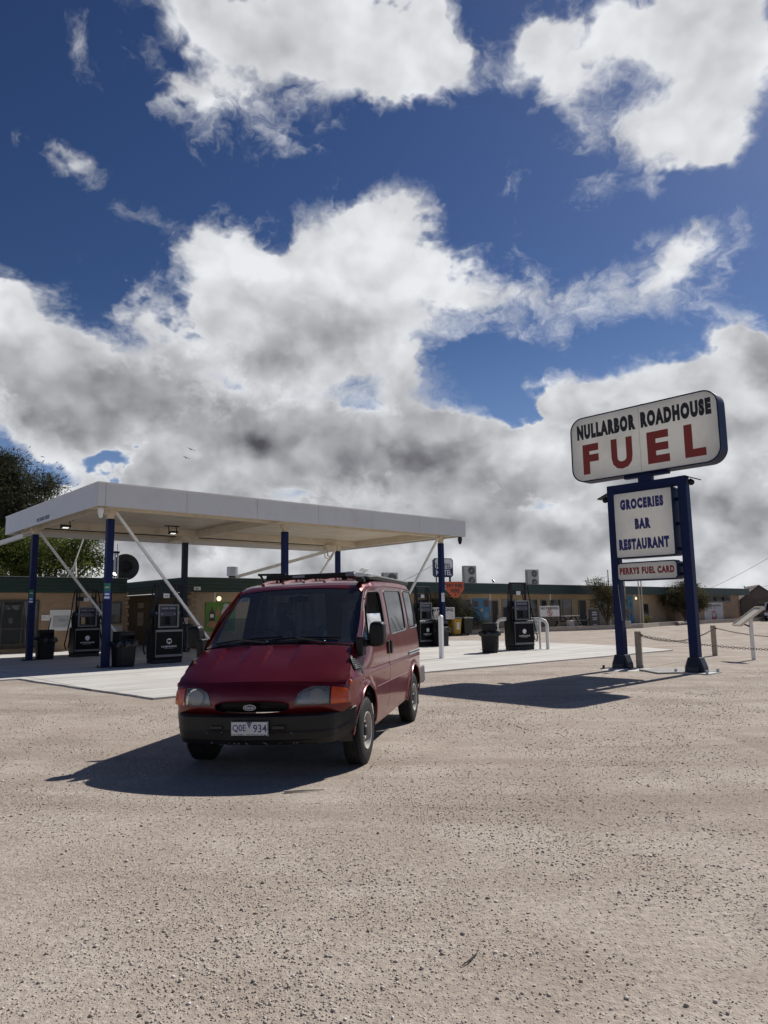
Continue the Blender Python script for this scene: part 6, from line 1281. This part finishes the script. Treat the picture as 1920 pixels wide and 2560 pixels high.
mb = MB(); mb.box(-4, 4, -.05, .05, 1.9, 2.0); mb.build('top_rail', mat('fence_dark', (1, 1, 1)), t)
def suv():
    t = thing('white_car', 'white four wheel drive parked tail towards us at the right edge', 'car', (35.75, 66.0, 0), R(-29)); wp = mat('car_white', (.62, .63, .64), .25, var=.03, coat=.8); gl = mat('car_glass', (.012, .013, .015), .08)
    MY = Matrix(((0, 0, 1, 0), (1, 0, 0, 0), (0, 1, 0, 0), (0, 0, 0, 1)))
    mb = MB(); mb.prism([(0, .42), (0, .78), (.04, 1.02), (4.6, .98), (4.75, .72), (4.7, .42)], -.92, .92, MY); mb.build('body', wp, t, bevel=.07, seg=3)
    mb = MB(); v = [(-.86, .03, 1.0), (.86, .03, 1.0), (.70, .30, 1.66), (-.70, .30, 1.66), (-.86, 3.45, 1.0), (.86, 3.45, 1.0), (.68, 2.5, 1.68), (-.68, 2.5, 1.68)]; mb.add(v, [(0, 1, 2, 3), (4, 7, 6, 5), (0, 3, 7, 4), (1, 5, 6, 2), (3, 2, 6, 7)]); cb = mb.build('cabin', gl, t, bevel=.05, seg=3)
    mb = MB(); mb.box(-.74, .74, .05, 2.6, 1.655, 1.72); mb.box(-.70, .70, .02, .32, 1.66, 1.70); mb.build('roof', wp, t, bevel=.03)
    mb = MB()
    for s in (-1, 1): mb.bar((s * .86, .05, 1.0), (s * .71, .30, 1.68), .13, .10); mb.bar((s * .87, 1.75, 1.0), (s * .71, 1.7, 1.68), .06, .08)
    mb.build('pillars', wp, t)
    for s in (-1, 1): mb = MB(); mb.box(*sorted((s * .58, s * .93)), -.035, .12, .80, .98); mb.build('tail_light', mat('tail_dark_red', (.05, .006, .008), .2), t, bevel=.02)
    mb = MB(); mb.box(-.90, .90, -.06, .2, .30, .52); mb.build('rear_bumper', black_plastic, t, bevel=.03); mb = MB(); mb.box(-.70, .70, -.075, -.03, .34, .40); mb.build('skid_plate', silver, t); mb = MB(); mb.box(-.24, .24, -.02, .0, .82, .93); mb.build('number_plate', ink_grey, t)
    for s in (-1, 1):
        for y in (.95, 3.75):
            mb = MB(); mb.lathe([(.22, -.11), (.33, -.11), (.355, -.07), (.355, .07), (.33, .11), (.22, .11), (.20, .08), (.001, .07)], 24, Matrix.Translation((s * .84, y, .355)) @ Matrix.Rotation(R(90) * s, 4, 'Y')); mb.build('wheel', rubber, t, smooth=30)
suv()
# overhead cables and birds
def pt(px, py, Y):
    d = _r * ((px - 960) / FOC) - _u * ((py - 1280) / FOC) + _f; return Vector((0, 0, CAM_H)) + d * (Y / d.y)
for (p, q, sg, lab) in ((ab(75.0, 29.3, 3.1), Vector((47, 62, 6.2)), .4, 'thin overhead cable rising from the roof end beside the shed'), (ab(70.5, 31, 3.1), Vector((30.5, 48, 7.4)), .3, 'thin overhead cable rising steeply above the end wall sign'), (ab(30.5, 33, 3.1), ab(34.3, 33, 4.6), .05, 'thin stay wire from the roof up to the hotel sign')):
    mb = MB(); mb.tube([p.lerp(q, i / 16) - Vector((0, 0, sg * 4 * (i / 16) * (1 - i / 16))) for i in range(17)], .014, 5); tag(mb.build('overhead_cable', dark_grey), lab, 'cable')
for px_, py_, lab in ((478, 1124, 'small dark bird flying, upper of the two above the canopy'), (466, 1145, 'small dark bird flying, lower of the two above the canopy')):
    mb = MB(); mb.tube([(-.02, -.18, 0), (0, 0, .01), (.0, .2, .0)], [.01, .05, .01], 8); mb.add([(0, -.06, .02), (0, .08, .02), (.30, .10, .10), (.55, .02, .04), (.28, -.02, .09)], [(0, 1, 2, 4), (4, 2, 3)]); mb.add([(0, -.06, .02), (0, .08, .02), (-.30, .10, .10), (-.55, .02, .04), (-.28, -.02, .09)], [(0, 4, 2, 1), (4, 3, 2)])
    o = mb.build('bird', ink_black); o.location = pt(px_, py_, 75); o.rotation_euler = (0, .2, .9); so = o.modifiers.new('thickness', 'SOLIDIFY'); so.thickness = .015; tag(o, lab, 'bird', 'birds above the canopy')
# ------------------------------------------------------------------ trees and bushes
def leaf_mat(name, dark, light, tr=.25):
    m = bpy.data.materials.new(name); m.use_nodes = True; g = NG(m.node_tree); g.n.clear(); out = g.node('ShaderNodeOutputMaterial')
    co = g.node('ShaderNodeTexCoord').outputs['Object']; ri = g.node('ShaderNodeNewGeometry').outputs['Random Per Island']
    f = g.m('MULTIPLY_ADD', g.m('SUBTRACT', ri, .5), .7, g.ramp(g.noise(co, .9, 4.0, .6), .32, .68), clamp=True); col = g.mix(f, c4(dark), c4(light))
    d = g.node('ShaderNodeBsdfDiffuse'); t = g.node('ShaderNodeBsdfTranslucent'); g.put(d.inputs[0], col); g.put(t.inputs[0], col)
    mx = g.node('ShaderNodeMixShader'); mx.inputs[0].default_value = tr; g.l.new(d.outputs[0], mx.inputs[1]); g.l.new(t.outputs[0], mx.inputs[2]); g.l.new(mx.outputs[0], out.inputs[0]); return m
bark = mat('bark', (.12, .095, .07), .95, var=.25, vscale=5)
def crown_mesh(name, blobs, n, L, Wd, m, parent, per=60, spread=.5, droop=0.0, seed=1):
    rg = np.random.default_rng(seed); vol = np.array([b[3] * b[4] * b[5] for b in blobs]); vol = vol / vol.sum(); P_ = []; D_ = []
    nc = max(4, n // per); ci = rg.choice(len(blobs), nc, p=vol)
    for k in ci:
        b = blobs[k]; v = rg.normal(0, 1, 3); v /= np.linalg.norm(v); rr = rg.random() ** .42; c = np.array(b[:3]) + v * rr * np.array(b[3:6]); sp = spread * rg.uniform(.5, 1.3)
        q = rg.normal(0, sp * .5, (per, 3)) * np.array([1, 1, .75]); P_.append(c + q); D_.append(np.tile(v, (per, 1)) + q / sp)
    P_ = np.concatenate(P_); D_ = np.concatenate(D_); n = len(P_); D_ = D_ + rg.normal(0, .8, (n, 3)); D_[:, 2] -= droop; D_ /= np.linalg.norm(D_, axis=1)[:, None]
    S_ = np.cross(D_, rg.normal(0, 1, (n, 3))); S_ /= np.linalg.norm(S_, axis=1)[:, None]; l = L * rg.uniform(.6, 1.3, n)[:, None]; w = Wd * rg.uniform(.6, 1.3, n)[:, None]
    V = np.stack([P_ - D_ * l / 2, P_ + S_ * w / 2, P_ + D_ * l / 2, P_ - S_ * w / 2], 1).reshape(-1, 3)
    me = bpy.data.meshes.new(name); me.vertices.add(len(V)); me.vertices.foreach_set('co', V.astype(np.float32).ravel()); me.loops.add(4 * n); me.loops.foreach_set('vertex_index', np.arange(4 * n, dtype=np.int32)); me.polygons.add(n); me.polygons.foreach_set('loop_start', np.arange(0, 4 * n, 4, dtype=np.int32)); me.update(calc_edges=True)
    o = bpy.data.objects.new(name, me); COL.objects.link(o); me.materials.append(m); o.parent = parent; return o
def tree(name, label, cat, loc, blobs, n, L, Wd, m, trunk_r, fork, limbs, group=None, seed=1, **k):
    """blobs are relative to the foot of the trunk"""
    t = thing(name, label, cat, loc, 0, group); rg = random.Random(seed); mb = MB()
    if fork > .3: mb.tube([(0, 0, -.05), (trunk_r * .4, 0, fork * .5), (0, trunk_r * .3, fork)], [trunk_r * 1.2, trunk_r, trunk_r * .85], 10)
    for i in range(limbs):
        b = blobs[i % len(blobs)]; e = Vector((b[0] + rg.uniform(-.5, .5) * b[3], b[1] + rg.uniform(-.5, .5) * b[4], b[2] + rg.uniform(-.1, .6) * b[5])); s = Vector((rg.uniform(-.1, .1), rg.uniform(-.1, .1), max(fork, 0) * rg.uniform(.8, 1)))
        mdp = s.lerp(e, .5) + Vector((rg.uniform(-.2, .2), rg.uniform(-.2, .2), rg.uniform(-.1, .25))) * trunk_r * 3; mb.tube([s, mdp, e], [trunk_r * .65, trunk_r * .4, trunk_r * .10], 6)
        for q in range(3): e2 = mdp.lerp(e, rg.uniform(.1, .9)); d = Vector((rg.uniform(-1, 1) * b[3] * .5, rg.uniform(-1, 1) * b[4] * .5, rg.uniform(.0, .6) * b[5])); mb.tube([e2, e2 + d], [trunk_r * .22, trunk_r * .05], 5)
    mb.build('trunk', bark, t, smooth=True); crown_mesh('crown', blobs, n, L, Wd, m, t, seed=seed, **k); return t
lf_dark = leaf_mat('casuarina_leaf', (.032, .037, .024), (.125, .13, .08), .25); lf_green = leaf_mat('pepper_leaf', (.030, .048, .014), (.175, .205, .055), .4)
lf_grey = leaf_mat('saltbush_leaf', (.045, .046, .030), (.135, .128, .085), .25); lf_olive = leaf_mat('olive_leaf', (.045, .046, .027), (.165, .15, .085), .3); lf_dry = leaf_mat('dry_leaf', (.075, .062, .038), (.21, .17, .095), .3)
def pblobs(base, Y, lst):
    """crown lobes given by where they stand behind the roofs: direction, half sizes in metres"""
    out = []
    for px, py, rx, rz, dy in lst: p = pt(px, py, Y + dy) - base; out.append((p.x, p.y, p.z, rx, rx * .8, rz))
    return out
b1 = Vector((-28.0, 56, 0))
tree('casuarina_tree', 'tall dark feathery casuarina tree at the far left behind the canopy', 'tree', b1, pblobs(b1, 56, [(-40, 1190, 2.6, 2.2, 0), (20, 1165, 1.5, 1.3, 0), (60, 1215, 1.6, 1.4, 1), (115, 1215, 1.25, 1.0, 0), (10, 1260, 2.2, 1.8, 0), (95, 1275, 1.7, 1.3, -1), (-60, 1300, 3.0, 2.5, 1), (40, 1330, 2.0, 1.5, 0), (140, 1240, .7, .55, 0), (-90, 1150, 2.2, 1.6, 0)]), 60000, .38, .068, lf_dark, .34, 4.5, 14, per=55, spread=1.0, seed=3)
b2 = Vector((-22.5, 47, 0))
tree('pepper_tree', 'broad leafy green tree behind the brick wing at the left', 'tree', b2, pblobs(b2, 47, [(20, 1370, 2.3, 1.6, 0), (90, 1400, 2.0, 1.5, -1), (160, 1375, 1.7, 1.3, 0), (215, 1385, 1.15, 1.3, 0), (120, 1350, 1.6, 1.0, 1), (190, 1420, 1.6, 1.2, -1), (30, 1430, 2.2, 1.3, -1), (235, 1415, .7, 1.0, 0), (-40, 1390, 2.0, 1.8, 0), (228, 1360, .8, .7, 0)]), 26000, .24, .075, lf_green, .28, 2.0, 14, per=40, spread=.75, droop=.5, seed=5)
bb = ab(31.9, 29.35, .15)
AB = lambda l: [tuple(E1 * q[0] + E2 * q[1] + Vector((0, 0, q[2]))) + q[3:] for q in l]
tree('grey_bush', 'rounded grey green bush behind the wheelie bins', 'bush', bb, AB([(-.3, 0, 1.35, .9, .6, .75), (.7, .0, 1.15, .8, .6, .8), (-1.3, .1, 1.1, .8, .5, .75), (1.6, -.1, .75, .7, .5, .6), (-2.2, .1, .9, .7, .5, .7), (-.2, 0, 1.95, .55, .4, .35), (2.2, -.2, .45, .5, .4, .4), (-1.0, 0, 1.75, .6, .4, .4)]), 14000, .12, .036, lf_grey, .05, .25, 12, per=30, spread=.42, seed=7, group='bushes along the shop front')
bb = ab(45.9, 27.5, .15)
tree('sparse_tree', 'small sparse grey olive tree in front of the shops', 'tree', bb, [(-.55, 0, 2.9, .5, .5, .6), (-.1, 0, 2.35, .8, .7, .6), (.5, .1, 1.9, .8, .6, .55), (1.15, .3, 1.85, .45, .4, .4), (-.75, -.2, 1.6, .5, .5, .6), (.35, 0, 3.25, .22, .22, .42), (.15, 0, 2.9, .3, .3, .4), (-1.45, -.6, 2.95, .25, .25, .3), (.3, 0, 1.1, .6, .5, .5)], 8500, .13, .040, leaf_mat('sparse_leaf', (.06, .055, .035), (.17, .145, .075), .3), .055, .35, 14, per=22, spread=.40, seed=11)
bb = ab(60.3, 28.55, .1)
tree('round_bush', 'large round olive bush with bare fanned stems beside the right sign post', 'bush', bb, [(0, 0, 2.2, 1.7, 1.3, 1.05), (-1.0, -.5, 1.9, 1.0, .9, .9), (1.1, .6, 1.9, 1.1, .9, .9), (.2, 0, 2.95, 1.0, .9, .55), (-1.6, -1.0, 2.35, .6, .6, .5), (1.9, 1.1, 1.7, .6, .5, .6), (.6, .2, 1.5, 1.4, 1.0, .6)], 22000, .14, .055, lf_olive, .07, .2, 16, per=36, spread=.5, seed=13, group='bushes along the shop front')
bb = ab(49.3, 28.2, .1)
tree('low_shrub', 'thin pale shrub left of the flagpoles', 'bush', bb, [(0, 0, .7, .5, .4, .5), (.3, 0, 1.2, .45, .4, .5), (-.2, 0, 1.75, .35, .3, .4)], 1500, .11, .03, lf_dry, .03, .2, 6, per=20, spread=.3, seed=17, group='bushes along the shop front')
bb = ab(51.3, 27.4, .1)
tree('yellow_shrub', 'tiny yellowish shrub beside the black standing board', 'bush', bb, [(0, 0, .35, .3, .25, .35), (.15, 0, .6, .2, .2, .2)], 700, .10, .035, leaf_mat('yellow_leaf', (.10, .10, .03), (.24, .21, .08), .3), .02, .1, 4, per=20, spread=.2, seed=19, group='bushes along the shop front')
bb = ab(29.6, 29.9, .1)
tree('grey_bush', 'straggly grey bush behind the left NO PARKING sign', 'bush', bb, [(0, 0, .9, .7, .5, .8), (.5, 0, 1.3, .5, .4, .6), (-.5, 0, 1.2, .5, .4, .6)], 3200, .12, .034, lf_grey, .04, .2, 8, per=26, spread=.4, seed=23, group='bushes along the shop front')
